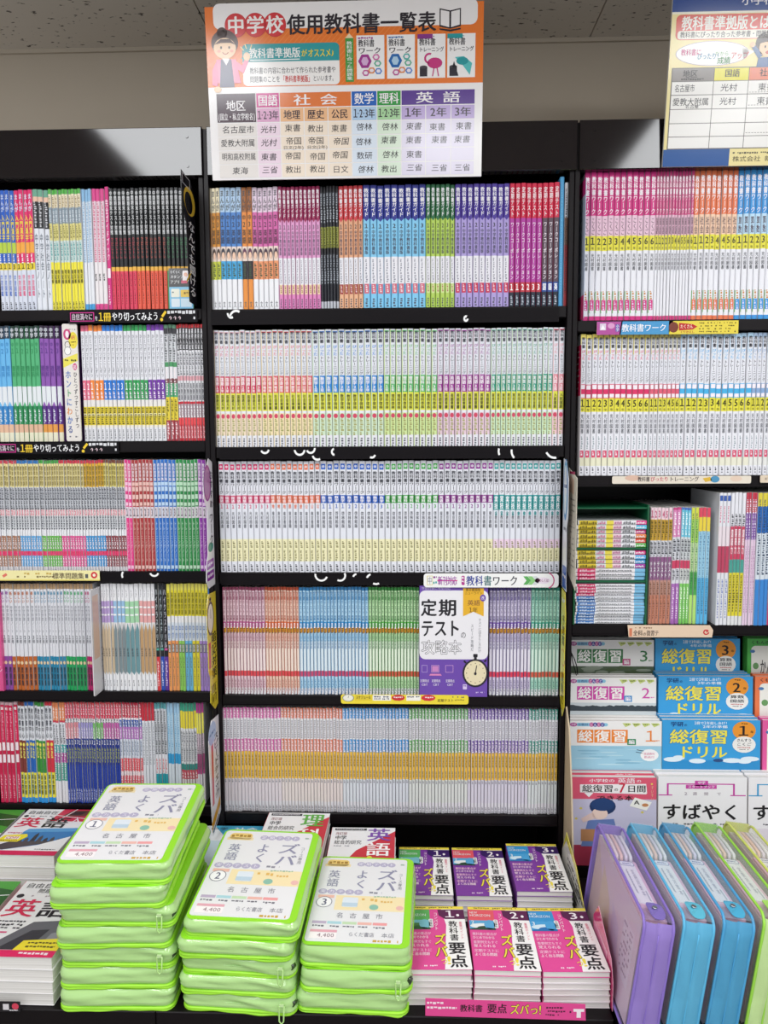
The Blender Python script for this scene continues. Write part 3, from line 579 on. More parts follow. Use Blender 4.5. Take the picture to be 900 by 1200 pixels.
u1 = Series('grade_test_book', 'numbered grade test book', [(.1,'ecd0d8'),(.28,'c8a038'),(.42,'d8d8de'),(.62,'8a5a84'),(.75,'c09080'),(1,'c8846c')], zz+[('d',.11,.27,'4a3c10',.6),('d',.29,.41,'30323a',.7),('t',.46,.6,'テスト','eef4f0',.7,1),('d',.64,.95,'6a4434',.5)], ['1','2','3','4','5','6'], d=.24)
u2 = Series('review_book', 'pink and violet review book', [(.02,'c84a84'),(.25,'d888b8'),(.45,'d4d6dc'),(.52,'c84464'),(.65,'d8d8de'),(1,'a86ab4')], [('d',.04,.24,'f4e8f0',.5),('d',.27,.44,'34363e',.7),('d',.53,.62,'4a4c54',.6),('d',.68,.95,'f0e0f0',.4)], d=.24)
u3 = Series('review_book', 'cyan and lime review book', [(.02,'4a74c4'),(.25,'6cc4dc'),(.45,'d4d8da'),(.52,'c84464'),(.65,'d8dcd8'),(1,'7cc860')], [('d',.04,.24,'f0f8f8',.5),('d',.27,.44,'34363e',.7),('d',.53,.62,'4a4c54',.6),('d',.68,.95,'f0f8e8',.4)], d=.24)
u4 = Series('review_book', 'lime green vocabulary book', [(.1,'d0d84c'),(.3,'a8d860'),(.55,'c8e4a8'),(.75,'4ca44c'),(1,'b0dc74')], [('d',.05,.7,'2c6a3c',.5)], d=.24)
u5 = Series('review_book', 'sky blue reading book', [(.08,'d84a60'),(.2,'e4cc44'),(.6,'a4d4ea'),(1,'5cb4e0')], [('d',.2,.9,'2c5c8a',.4)], d=.24)
z3 = BZ['R3']
def xw(px, y=660): return P(px, y, D+0.008).x
h3 = P(780, 595, D+0.008).z-z3; h3b = P(850, 577, D+0.008).z-z3
for S, n, a, c in [(u1,6,760.5,787),(u2,2,787,797),(u3,3,797,809),(u4,2,809,817.5),(u5,3,817.5,831)]: place_series(S, n, xw(a), xw(c), z3, h3, 'right third shelf')
o1 = Series('skill_book', 'white-topped skill book', [(.25,'e0e0e6'),(.4,'e4d8de'),(.6,'b84460'),(1,'dedfe4')], [('b',.02,.06,'3a5ca8'),('d',.1,.22,'d05a80',.4),('d',.65,.95,'6a7ab0',.4)], side='d8dade')
o2 = Series('skill_book', 'yellow-footed skill book', [(.25,'e2e2e8'),(.5,'c84060'),(.6,'4a9c90'),(.93,'dccf34'),(1,'dedede')], [('d',.16,.24,'3a3a44',.6),('t',.27,.46,'国語力','f4ecf0',.6,1),('d',.62,.9,'4a4410',.6)])
o3 = Series('skill_book', 'pink-striped white skill book', [(.15,'c0364a'),(.35,'7c4aa0'),(1,'e0c8dc')], [('d',.05,.34,'eae4ee',.5),('d',.4,.9,'b078a8',.3)])
o4 = Series('skill_book', 'blue and white skill book', [(.1,'d8c840'),(.3,'2a68b4'),(.65,'d4dce4'),(1,'3a84cc')], [('d',.05,.6,'30405a',.5)])
o5 = Series('skill_book', 'crimson and pink skill book', [(.2,'5a3a80'),(.6,'e0c8d0'),(1,'cc3868')], [('d',.05,.9,'4a3a50',.5)])
for S, n, a, c in [(o1,3,838,852),(o2,4,852,869),(o3,4,869,882.5),(o4,3,882.5,899),(o5,6,899,935)]: place_series(S, n, xw(a), xw(c), z3, h3b, 'right third shelf', D-0.004)
# ------------------------------------------------------------------ cards, strips and flaps
PAGES = mat('page_edges', 0.85, 0.1, color='e6e3de')
nt = PAGES.node_tree; b = nt.nodes['Principled BSDF']; t = nt.nodes.new('ShaderNodeTexCoord'); mp = nt.nodes.new('ShaderNodeMapping')
mp.inputs['Scale'].default_value = (1.5, 1.5, 900); n1 = nt.nodes.new('ShaderNodeTexNoise'); n1.inputs['Scale'].default_value = 1.0; n1.inputs['Detail'].default_value = 2
r1 = nt.nodes.new('ShaderNodeValToRGB'); r1.color_ramp.elements[0].color = hx('cbc7c2'); r1.color_ramp.elements[1].color = hx('efece8'); r1.color_ramp.elements[0].position = .3; r1.color_ramp.elements[1].position = .65
nt.links.new(t.outputs['Object'], mp.inputs['Vector']); nt.links.new(mp.outputs['Vector'], n1.inputs['Vector']); nt.links.new(n1.outputs['Fac'], r1.inputs['Fac']); nt.links.new(r1.outputs['Color'], b.inputs['Base Color'])

def rr_pts(w, h, r, n=5):
    p = []
    for cx, cy, a0 in ((w-r,r,-90),(w-r,h-r,0),(r,h-r,90),(r,r,180)):
        for k in range(n):
            a = math.radians(a0+k*90/(n-1)); p.append((cx+r*math.cos(a), cy+r*math.sin(a)))
    return p
def plate(mb, O, U, V, W, H, dw, dh, outline, col, th, back=None):
    """a real sheet of card with thickness; returns the Sheet on its face"""
    sh = Sheet(mb, O, U, V, W, H, dw, dh)
    f = [sh.pt(x, y, 0) for x, y in outline]; bk = [p - sh.N*th for p in f]
    mb.face(f, col); mb.face(bk[::-1], back or col); n = len(f)
    for k in range(n): mb.face([f[k], f[(k+1)%n], bk[(k+1)%n], bk[k]], back or col)
    return sh
def card(name, label, cat, x0, y0, x1, y1, Y, dw, dh, draw, col='f0eee8', th=0.0012, outline=None, r=0, m=None, group=None, tilt=0.0):
    a, c = P(x0, y0, Y), P(x1, y1, Y); cx = (a.x+c.x)/2; W, H = c.x-a.x, a.z-c.z
    mb = MB(); ol = outline or (rr_pts(dw, dh, r) if r else [(0,0),(dw,0),(dw,dh),(0,dh)])
    draw(plate(mb, (-W/2, 0, H), (1,0,0), (0,0,-1), W, H, dw, dh, ol, col, th))
    return tag(mb.build(name, [m or GLOSS], None, (cx, Y, c.z), (tilt, 0, 0)), label, cat, group)
def flap(name, label, side, xw_, ya, yb, z0, z1, dw, dh, draw, col, outline=None, th=0.001):
    """card standing out from an upright; ya = its front edge, yb = its back edge"""
    mb = MB(); H = z1-z0; W = yb-ya
    ol = outline or rr_pts(dw, dh, dw*0.15)
    if side > 0: draw(plate(mb, (0, 0, H), (0,1,0), (0,0,-1), W, H, dw, dh, ol, col, th))
    else: draw(plate(mb, (0, W, H), (0,-1,0), (0,0,-1), W, H, dw, dh, ol, col, th))
    return tag(mb.build(name, [GLOSS], None, (xw_, ya, z0)), label, 'shelf flap', 'advertising flaps on the bookcase uprights')
SF = D-0.0055
def d_black(s):
    s.frame(8, 8, 98, 32, 3, 'c83c8c', 1); s.text(14, 12, 86, 24, '自信満々に', 'd8c8d4', 1); s.text(108, 20, 14, 18, 'を', 'e8e8ec', 0)
    s.text(124, 8, 52, 34, '1冊', 'ecc83c', 1); s.text(178, 8, 190, 32, 'やり切ってみよう', 'f2f2f4', 1)
    s.line(382, 26, 398, 8, 9, 'ecc83c', 2); s.ell(380, 36, 6, 6, 'ecc83c', 2)
    s.fine(404, 4, 112, 14, 'd8d8dc', 2, 3, .8); s.text(408, 22, 56, 18, '↑↑↑', 'e0c8d0', 1); s.fine(470, 25, 46, 12, 'd8d8dc', 2, 9, .8)
card('shelf_strip', 'black advertising strip with yellow pencil under the left top shelf', 'shelf strip', 79.5, 363.5, 231.5, 377.5, SF, 525, 46, d_black, '141216', m=SATIN, group='printed shelf strips')
card('shelf_strip', 'black advertising strip with yellow pencil under the left second shelf', 'shelf strip', -12, 518, 139.5, 531.5, SF, 525, 46, d_black, '141216', m=SATIN, group='printed shelf strips')
def d_yel(s):
    s.rect(0, 34, 404, 6, 'e8d87c', 1); s.line(14, 24, 30, 14, 10, 'e07060', 2); s.fine(100, 8, 110, 10, 'c8a850', 2, 4); s.fine(70, 20, 150, 9, '8a7a50', 2, 5)
    s.text(214, 8, 128, 26, '標準問題集', '6a5a40', 1); s.rect(346, 14, 12, 16, '5a5a58', 2); s.ell(382, 18, 13, 13, 'd0343c', 2); s.ell(382, 18, 6, 6, 'f4ecd4', 3)
card('shelf_strip', 'pale yellow strip with red ring under the left third shelf', 'shelf strip', -1, 668.5, 117, 680.5, SF, 404, 40, d_yel, 'f0e6a8', group='printed shelf strips')
def d_work(s):
    s.frame(14, 10, 26, 40, 2, 'd8c860', 1); s.text(16, 12, 22, 36, '中', '9a9aa0', 0); s.fine(42, 12, 16, 12, '8a3a8c', 2, 2, 1); s.fine(42, 34, 16, 12, '40a0a0', 2, 3, 1)
    s.text(62, 10, 84, 42, '新刊対応', '9c3aa4', 1); s.rect(60, 28, 88, 5, 'd84a8c', 2); s.rrect(166, 10, 14, 40, 4, 'b0348c', 1); s.fine(168, 14, 10, 10, 'f4e8f0', 2, 4, 1); s.fine(168, 30, 10, 10, 'f4e8f0', 2, 5, 1)
    for k, (ch, c) in enumerate(zip('教科書ワーク', ('2c3c94','2c3c94','2a6a6c','3a3a44','3a3a44','3a3a44'))): s.text(186+k*38, 8, 37, 46, ch, c, 1)
    for k, c in enumerate(('5aa858', '8cc87c', 'd0d4d8')):
        x = 436+k*20; s.poly([(x,12),(x+18,12),(x+34,30),(x+18,48),(x,48),(x+14,30)], c, 2)
    s.arc(536, 30, 34, -70, 70, 5, 'c0447c', 2); s.ell(520, 30, 34, 14, 'e8dce8', 2); s.text(494, 22, 52, 15, 'くわしくは', '8a3a6c', 1)
card('shelf_strip', 'white strip with green arrows under the middle third shelf', 'shelf strip', 496.5, 672, 654.5, 688.5, D-0.009, 590, 60, d_work, 'f0f0ee', r=14, group='printed shelf strips')
def d_tei(s):
    s.ell(32, 16, 26, 18, '8a8a80', 1); s.ell(32, 16, 22, 15, 'eceadc', 2); s.line(32, 16, 34, 6, 2, '4a4a4a', 3); s.rect(62, 4, 74, 24, 'e0c83c', 1); s.text(66, 4, 66, 18, 'スケジュール', '4a4010', 1); s.rect(140, 2, 80, 26, 'f2f0e8', 1)
    s.fine(146, 6, 66, 9, '50506a', 2, 2, .8); s.fine(146, 17, 66, 7, '50506a', 2, 3, .8)
    s.ell(252, 14, 30, 15, 'c83038', 2, 9); s.fine(232, 8, 40, 9, 'f4e0e0', 3, 5, .8); s.rect(288, 2, 62, 26, 'f2f0e8', 1); s.fine(292, 6, 54, 8, '4a4a50', 2, 7, .8); s.ell(384, 14, 32, 15, 'd03040', 2, 9); s.fine(362, 8, 44, 9, 'f4e0e0', 3, 6, .8)
    s.fine(480, 6, 60, 8, '50506a', 2, 8, .8); s.text(424, 18, 72, 15, '定期テスト', '6a5a20', 1); s.fine(500, 20, 40, 8, '9a8a30', 2, 4, .8)
card('shelf_strip', 'yellow strip with red badges under the middle fourth shelf', 'shelf strip', 399.5, 813.8, 549, 825.5, SF, 560, 44, d_tei, 'ecd83c', r=10, group='printed shelf strips')
def d_kyo(s):
    s.poly([(0,0),(118,0),(110,55),(0,55)], 'b04a98', 1); s.poly([(112,0),(350,0),(330,55),(104,55)], '4a98cc', 1); s.rect(330, 0, 317, 55, 'e6d24a', 1)
    s.rect(14, 8, 28, 28, 'd8c8dc', 2); s.poly([(16,34),(28,14),(40,34)], 'f4f0f4', 3); s.ell(66, 18, 16, 12, 'd89ac8', 2); s.rect(86, 12, 18, 30, '6a5ab0', 2); s.text(88, 12, 14, 30, '小学', 'f0f0f4', 1, True)
    s.text(114, 10, 206, 34, '教科書ワーク', 'f4f4f8', 1); s.ell(352, 26, 22, 22, '7a3a2c', 2); s.poly([(376,8),(440,14),(460,24),(440,36),(376,40)], 'c03030', 2); s.text(382, 14, 58, 18, 'たくさん', 'f4e0c8', 1); s.text(382, 40, 66, 12, 'くりかえし', 'b03030', 1)
    for k in range(4): s.fine(468, 6+k*12, 84, 7, '6a6020', 2, k); s.fine(560, 6+k*12, 76, 7, '6a6020', 2, k+9)
card('shelf_strip', 'pink blue and yellow strip under the right top shelf', 'shelf strip', 699.5, 377, 865, 391, SF, 647, 55, d_kyo, 'e6d24a', r=8, group='printed shelf strips')
def d_pit(s):
    s.ell(90, 8, 34, 12, 'd8b4a0', 1); s.text(112, 2, 54, 22, '教科書', '4a3a3a', 1); s.text(168, 2, 80, 22, 'ぴったり', 'c02c54', 1); s.text(250, 2, 132, 22, 'トレーニング', '4a3a3a', 1)
    s.poly([(398,10),(430,4),(440,20),(410,26)], 'd8b040', 1); s.ell(452, 14, 20, 14, '4a90b8', 1); s.ell(544, 12, 26, 12, 'e0c8b4', 1)
card('shelf_strip', 'beige strip with dark lettering under the right second shelf', 'shelf strip', 717.5, 558, 880, 566.5, SF, 610, 32, d_pit, 'e2d8c8', r=6, group='printed shelf strips')
card('shelf_strip', 'plain beige strip at the right edge under the second shelf', 'shelf strip', 891, 557, 946, 565.5, SF, 200, 32, lambda s: s.fine(20, 8, 150, 14, 'a89a88', 2, 3), 'dccbb4', r=6, group='printed shelf strips')
def d_zen(s):
    s.rect(8, 16, 12, 40, 'd07a5a', 1); s.fine(24, 10, 90, 8, '9a7a64', 2, 5); s.text(24, 24, 42, 30, '全科', '4a3a34', 1); s.text(67, 34, 14, 20, 'の', '4a3a34', 1); s.text(82, 24, 54, 30, '復習テ', '6a5a54', 1)
    s.arc(340, 34, 11, 0, 330, 6, 'c8303c', 2); s.ell(343, 31, 4, 4, 'c8303c', 2)
card('shelf_strip', 'beige glossy strip with a red round mark under the right third shelf', 'shelf strip', 735.5, 732.5, 835.5, 747, SF-0.004, 370, 60, d_zen, 'e2c8ae', outline=[(0,0),(355,0),(370,24),(366,60),(6,60)], group='printed shelf strips')
def d_arcs(L):
    def f(s):
        for cx, cy, r, a0, a1 in L: s.arc(cx, cy, r, a0, a1, 2.2, 'f0f0f0', 1)
    return f
def arc_strip(label, x0, y0, x1, y1, L): card('price_strip', label, 'price strip', x0, y0, x1, y1, SF, x1-x0, y1-y0, d_arcs(L), '100c10', m=SATIN, group='black price strips')
arc_strip('black strip with white marks under the middle top shelf', 247, 364.5, 655, 377, [(24,2,4,60,180),(30,8,8,200,300),(300,9,2,0,300)])
arc_strip('black strip with white curls under the middle second shelf', 257, 525.5, 655, 537, [(54,0,5,20,150),(95,1,6,10,170),(108,0,5,0,150),(116,6,6,60,160),(136,4,3,90,260),(180,6,4,20,120),(336,4,8,150,200),(352,4,9,130,190),(393,0,11,80,150)])
arc_strip('black strip with white hooks under the middle third shelf', 259, 673.5, 494, 686, [(118,0,7,20,190),(140,1,6,-30,120),(160,4,5,200,260),(178,6,7,200,250),(182,4,7,60,120)])
arc_strip('black strip with a white tick under the left third shelf', 121, 670, 244, 682, [(28,4,6,150,220),(60,0,5,20,160)])
# -- flaps on the uprights
def zz_(py, Y=D): return P(450, py, Y).z
xl = XL+0.004
def d_f1(s):
    s.ell(40, 120, 42, 90, '8a3a8c', 1); s.ell(40, 120, 34, 78, 'a8629c', 2); s.text(62, 60, 34, 190, 'おすすめ', '3c3440', 1, True); s.text(52, 270, 40, 160, 'ワーク', '3c3440', 1, True); s.ell(60, 440, 28, 24, '3a8a80', 2); s.rrect(14, 500, 76, 46, 8, 'a060b0', 2); s.rrect(14, 556, 76, 46, 8, '8a3a9c', 2); s.fine(20, 515, 60, 18, 'f0e0f4', 3, 3, .9); s.fine(20, 570, 60, 18, 'f0e0f4', 3, 4, .9)
flap('shelf_flap', 'white and purple flap on left upright by the middle third shelf', 1, xl, D-0.085, D-0.006, zz_(684), zz_(536), 100, 640, d_f1, 'e4e2e8', [(60,0),(100,20),(100,640),(30,640),(4,600),(8,520),(30,470),(32,250),(0,190),(0,90)])
def d_f2(s):
    s.ell(34, 125, 34, 85, '4a4438', 1); s.ell(34, 125, 28, 72, 'ece6d0', 2); s.line(34, 125, 36, 80, 4, '3a3a3a', 3); s.rect(26, 22, 18, 16, '2c2c2c', 2); s.rect(8, 240, 22, 130, 'c83838', 1); s.text(36, 200, 50, 240, '暗記対策', '3c3618', 1, True); s.text(20, 460, 60, 100, '直前', '7a6a20', 0, True)
flap('shelf_flap', 'yellow flap with stopwatch on left upright by the middle fourth shelf', 1, xl, D-0.085, D-0.006, zz_(826), zz_(690), 92, 600, d_f2, 'dcc83a', [(20,0),(92,10),(92,590),(60,600),(14,540),(20,420),(4,380),(0,60)])
def d_f3(s):
    s.ell(34, 70, 36, 60, 'a8bcdc', 1); s.fine(10, 60, 46, 18, '50709c', 2, 3, .9); s.rect(22, 130, 18, 330, 'c84858', 1); s.text(46, 90, 44, 360, 'スピードチェック', '34343c', 1, True); s.poly([(10,540),(94,470),(94,520),(10,590)], 'd8a03c', 2); s.line(20, 600, 80, 560, 10, '3c3c3c', 2)
flap('shelf_flap', 'white flap with red bar on left upright by the middle bottom shelf', 1, xl, D-0.10, D-0.006, zz_(962), zz_(833), 100, 620, d_f3, 'e4e2e4', [(30,0),(100,20),(100,560),(20,620),(8,420),(0,90)])
def d_f4(s): s.ell(44, 150, 40, 150, '6a98cc', 1); s.ell(40, 150, 26, 120, 'e4e8ee', 2); s.fine(20, 120, 50, 22, '304880', 3, 3, .9); s.fine(20, 330, 50, 20, '40404a', 3, 4, .9); s.rect(10, 520, 70, 110, '4a6ab0', 1); s.fine(16, 560, 56, 22, 'e8e8f0', 3, 5, .9)
flap('shelf_flap', 'blue and white flap on right upright by the middle third shelf', -1, XR-0.014, D-0.06, D-0.006, zz_(688), zz_(538), 90, 640, d_f4, 'dcdfe6', [(0,0),(50,10),(90,100),(90,280),(70,330),(80,640),(0,630)])
def d_f5(s): s.poly([(10,30),(60,50),(60,120),(10,110)], 'd8b8a0', 2); s.rect(10, 14, 60, 12, 'b02c58', 2); [s.fine(16, 140+k*26, 60, 9, '8a8680', 2, k) for k in range(13)]
flap('shelf_flap', 'beige leaflet flap on front of right upright beside the third shelf', -1, XR-0.002, D-0.09, D-0.006, zz_(683), zz_(549), 90, 560, d_f5, 'dcd4c4', [(0,0),(90,40),(90,560),(0,500)])
def d_f6(s): s.fine(16, 40, 60, 24, 'f4f0e0', 2, 2, .9); s.arc(50, 330, 40, 0, 300, 8, 'd8a030', 2); s.text(30, 120, 44, 150, '予想問', '4a4010', 1, True); s.text(26, 400, 46, 160, '題集だ', '4a4010', 1, True)
flap('shelf_flap', 'yellow flap on right upright by the middle fourth shelf', -1, XR-0.014, D-0.055, D-0.006, zz_(832), zz_(688), 90, 620, d_f6, 'dccc3a', [(0,0),(70,10),(90,120),(80,300),(90,560),(50,620),(0,540)])
def d_f7(s):
    s.ell(60, 100, 44, 60, 'd8b23c', 1); s.ell(52, 110, 30, 46, '141216', 2); s.text(44, 180, 50, 330, 'なんでも聞ける', 'e4e2e0', 1, True); s.frame(6, 6, 60, 44, 4, 'b8b8bc', 2); s.line(20, 460, 60, 400, 8, 'd8b23c', 2)
flap('shelf_flap', 'black flap with yellow figure right of black exam guides on left top shelf', 1, XL-0.0215, D-0.10, D-0.002, zz_(357), zz_(213), 100, 540, d_f7, '17151a', [(0,0),(80,10),(100,60),(100,540),(40,540),(30,200),(0,150)])
def d_app(s):
    s.text(6, 8, 44, 14, 'らくらく', 'f0f0f0', 1); s.text(6, 28, 56, 14, 'スタンプ', 'f0f0f0', 1); s.text(6, 48, 40, 16, 'アプリ', 'f0f0f0', 1); s.rrect(58, 10, 26, 44, 5, 'e8e0e0', 2); s.ell(72, 26, 8, 8, 'e0a890', 3); s.rect(52, 50, 26, 12, 'c84868', 3)
    s.rect(0, 76, 100, 89, '7cbce0', 1); s.rrect(8, 84, 36, 34, 4, 'e8e8d8', 2); s.rrect(8, 124, 36, 34, 4, 'd8e4ec', 2); s.rrect(48, 88, 46, 30, 4, 'e4c04a', 2); s.fine(52, 96, 36, 10, '7a5a20', 3, 4, .9); s.rect(48, 124, 46, 34, 'c8dce8', 2); s.fine(12, 94, 28, 8, '6a7a80', 3, 3)
card('promotion_card', 'small black and blue card in front of the black exam guides', 'card', 197.5, 314.5, 226.5, 361.5, D-0.001, 100, 165, d_app, '1d1b20')
def d_hon(s):
    s.ell(26, 42, 20, 22, 'c84a7c', 1); s.ell(26, 42, 9, 14, 'f0e4ea', 2); s.arc(26, 84, 14, 0, 360, 3, '3a3a3e', 1); s.ell(26, 108, 16, 20, 'f2f0ec', 2); s.arc(26, 108, 17, 0, 360, 2, '3a3a3e', 3)
    s.ell(56, 66, 24, 34, 'e8d44a', 1); s.text(46, 46, 20, 18, '0円', 'd03a5c', 1); s.fine(40, 70, 32, 7, '6a5a20', 2, 3); s.fine(40, 82, 32, 7, '6a5a20', 2, 4); s.fine(36, 20, 36, 6, '8a8a8a', 2, 5)
    s.poly([(0,140),(76,118),(76,148),(0,176)], 'e8dc5a', 1); s.fine(8, 142, 60, 10, '4a4a20', 2, 6, .9); s.ell(60, 172, 11, 14, 'd04a84', 2); s.text(53, 164, 14, 18, '超', 'f6eef2', 1)
    for k, c in enumerate(('3a6ab8','3a6ab8','3a9c60','3a6ab8','e08a3a','3a6ab8','2c4c94')): s.text(8, 186+k*37, 30, 35, 'ホントにわかる'[k], c, 1)
    s.text(50, 192, 20, 230, 'ひとつずつすこしずつ', '3a3a44', 1, True); s.fine(16, 452, 44, 8, '70707a', 2, 7, .9)
card('promotion_card', 'tall pale card with colourful lettering standing between books on left second shelf', 'card', 72.2, 379.5, 95.5, 517, D-0.001, 78, 474, d_hon, 'e2dcd6', th=0.004, r=8)
mb = MB(); mb.bbox(-0.007, 0.007, 0, 0.14, 0, 0.235, 0.002, 'd8528c'); sh = Sheet(mb, (-0.007, 0, 0.235), (1,0,0), (0,0,-1), 0.014, 0.235, 20, 300, lift=.0002)
sh.arc(12, 230, 7, 0, 300, 2, 'f0c0d8', 1); sh.fine(3, 30, 14, 12, 'f0d0e0', 1, 3, .9)
tag(mb.build('bookend_box', [GLOSS], None, (P(-1.5, 750, D).x, D-0.004, BZ['L4'])), 'pink bookend box at the left end of the left fourth shelf', 'bookend')
def d_div(s): s.rect(8, 30, 34, 300, 'd8b8a8', 1); s.fine(12, 60, 26, 10, '9a6a5a', 2, 3); [s.fine(50, 50+k*30, 40, 9, 'a8a8b0', 2, k) for k in range(14)]
flap('book_divider', 'pale plastic divider between two series on the left fourth shelf', 1, P(116.6, 750, D).x, D-0.04, D+0.10, BZ['L4']+0.0005, BZ['L4']+0.25, 145, 500, d_div, 'd4d2d6', rr_pts(145, 500, 6), 0.002)
def d_rs(s): s.rect(0, 0, 40, 200, 'c83058', 1); [s.fine(6, 20+k*24, 28, 9, 'f0d8e0', 2, k) for k in range(7)]; [s.fine(6, 230+k*30, 28, 8, 'b0a8ac', 2, k) for k in range(9)]
flap('book_divider', 'crimson and grey divider at the left end of right second shelf', -1, P(678, 475, D).x, D-0.018, D+0.1, BZ['R2']+0.0005, BZ['R2']+0.29, 40, 520, d_rs, 'c4bec0', rr_pts(40, 520, 3))
def d_rs2(s): s.rect(0, 0, 40, 60, 'd83a88', 1); s.rect(0, 430, 40, 90, 'd8487c', 1); [s.fine(6, 80+k*30, 28, 8, 'a8b8d0', 2, k) for k in range(11)]
flap('book_divider', 'pink and pale blue divider at the left end of right top shelf', -1, P(682.6, 290, D).x, D-0.022, D+0.1, BZ['R1']+0.0005, BZ['R1']+0.30, 40, 520, d_rs2, 'b8c4d8', rr_pts(40, 520, 3))

# ------------------------------------------------------------------ books seen from the front
def book_flat(name, W, H, T, dw, dh, draw, col, spine=None, edge=0.0006, back=None, bulge=0.0):
    bulge = 0.0
    """lying book, cover up: x across, y up the page, z thickness; children cover and page_block"""
    root = empty(name, (0,0,0)); mb = MB(); c = spine or col
    n = 6; xs_ = [-W/2+W*k/n for k in range(n+1)]
    rows = [0, .08, .25, 1]
    def zt(y): return T - bulge*max(0, 1-y/0.25)**2
    for a, b_ in zip(rows, rows[1:]):
        mb.face([(-W/2, a*H, zt(a)), (W/2, a*H, zt(a)), (W/2, b_*H, zt(b_)), (-W/2, b_*H, zt(b_))], col)
        mb.face([(-W/2, a*H, zt(a)-edge), (-W/2, b_*H, zt(b_)-edge), (W/2, b_*H, zt(b_)-edge), (W/2, a*H, zt(a)-edge)], 'e8e6e2')
    mb.face([(-W/2, 0, zt(0)-edge), (W/2, 0, zt(0)-edge), (W/2, 0, zt(0)), (-W/2, 0, zt(0))], col)
    mb.face([(W/2, 0, zt(0)-edge), (W/2, H, T-edge), (W/2, H, T), (W/2, 0, zt(0))], col)
    mb.face([(-W/2, H, T-edge), (-W/2, H, T), (W/2, H, T), (W/2, H, T-edge)], col)
    mb.box(-W/2-edge, -W/2, 0, H, 0, T-bulge*0.5, c)
    mb.box(-W/2, W/2, 0, H, 0, edge, back or col)
    if draw:
        q = Sheet(mb, (-W/2, H, T), (1,0,0), (0,-1,0), W, H, dw, dh, lift=.0001)
        if bulge:
            o_ = q.pt
            def pt(x, y, L):
                v = o_(x, y, L); v.z -= bulge*max(0, 1-(v.y/H)/0.25)**2*0.98; return v
            q.pt = pt
        draw(q)
    mb.build('cover', [PRINT], root)
    m = MB(); m.box(-W/2+.0002, W/2-.0012, .0012, H-.0012, edge+.0001, T-edge-.0002-bulge, 'ffffff'); m.build('page_block', [PAGES], root)
    return root
def put(root, loc, rot, label, cat, group=None):
    root.location = loc; root.rotation_euler = rot; return tag(root, label, cat, group)
def standing(name, label, xa, xb, Y, z, H, T, lean, dw, dh, draw, col, pxy, behind=0, group=None, spine=None):
    a, c = P(xa, pxy, Y), P(xb, pxy, Y); W = c.x-a.x
    r = book_flat(name, W, H, T, dw, dh, draw, col, spine)
    th = math.radians(lean)
    put(r, ((a.x+c.x)/2, Y+T*math.cos(th), z+T*math.sin(th)), (math.pi/2-th, 0, 0), label, 'book', group)
    for k in range(behind):
        copy_thing(r, ((a.x+c.x)/2, Y+(T+0.0012)*math.cos(th)+(k+1)*(T+.0015)/math.cos(th), z+T*math.sin(th)+0.001), (math.pi/2-th, 0, 0), label=(label.replace('front copy', 'copy right behind the front one' if k == 0 else 'rearmost copy') if 'front copy' in label else label+', copy behind'), group=group)
    return r
def d_cov(s):   # purple and white exam book
    s.rrect(-2, 20, 311, 300, 26, 'e8e6ea', 1); s.rect(0, 0, 307, 20, '6c4aa8', 2); s.text(8, 4, 130, 14, '学期対策に完全対応', 'cabfe0', 0)
    s.poly([(195,10),(288,10),(288,132),(242,112),(195,132)], 'e4b030', 3); s.text(206, 8, 68, 16, '東京書籍版', '6a4a10', 0, L=5); s.text(203, 24, 78, 14, 'ニューライン', '6a4a10', 0, L=5); s.text(214, 60, 58, 26, '英語', '7a4a3a', 0, L=5); s.text(222, 92, 40, 24, '1年', '5a3a20', 0, L=5)
    s.ell(284, 52, 13, 15, '6c4aa8', 5); s.text(277, 44, 14, 16, '改', 'f0ecf6', 1, L=7)
    s.text(4, 56, 74, 78, '定', '26242a', 2); s.text(84, 56, 84, 78, '期', '26242a', 2); s.text(4, 144, 180, 80, 'テスト', '26242a', 2); s.text(184, 196, 26, 34, 'の', '26242a', 0)
    for q_, (dx, dy) in enumerate(((-2,0),(2,0),(0,-2),(0,2))): s.text(6+dx, 234+dy, 184, 66, '攻略本', '2c2a32', 0, L=3+q_*.2)
    s.text(6, 234, 184, 66, '攻略本', 'f0eef2', 0, L=5)
    s.text(264, 140, 14, 150, 'テストに出るところだけ', '6a6a74', 0, True); s.text(230, 165, 14, 120, 'スピード攻略だ', '6a6a74', 0, True)
    for x in (52, 116): s.frame(x, 346, 36, 32, 2, 'cfa0d8', 3)
    s.poly([(48,384),(94,384),(100,392),(42,392)], 'd884b8', 3); s.frame(8, 346, 26, 32, 2, 'b9a0d8', 3); s.rect(56, 350, 28, 24, 'c884c0', 4)
    for x in (0, 52, 116): s.text(x+2, 408, 40, 14, '定期得点', 'e4daf0', 1); s.text(x+8, 426, 28, 12, 'CBT', 'e4daf0', 1)
    s.rect(196, 430, 18, 22, 'd8c8ec', 3); s.fine(198, 434, 14, 6, '6c4aa8', 4, 3, .9)
    s.rrect(242, 296, 20, 14, 3, '24222a', 3); s.rect(246, 308, 12, 16, '24222a', 3); s.line(200, 326, 210, 336, 8, '24222a', 3); s.line(292, 330, 302, 322, 8, '24222a', 3)
    s.ell(252, 380, 58, 62, '2a2830', 4, 28); s.ell(252, 380, 50, 54, 'e4d8b4', 5, 28); s.line(252, 382, 258, 346, 4, '2a2830', 6); s.ell(252, 382, 6, 7, '2a2830', 7)
    for k in range(12):
        a = k*math.pi/6; s.ell(252+40*math.sin(a), 380-43*math.cos(a), 2.2, 2.4, '6a6050', 6, 8)
    s.fine(255, 462, 40, 7, 'd0c0e8', 3, 3, .9)
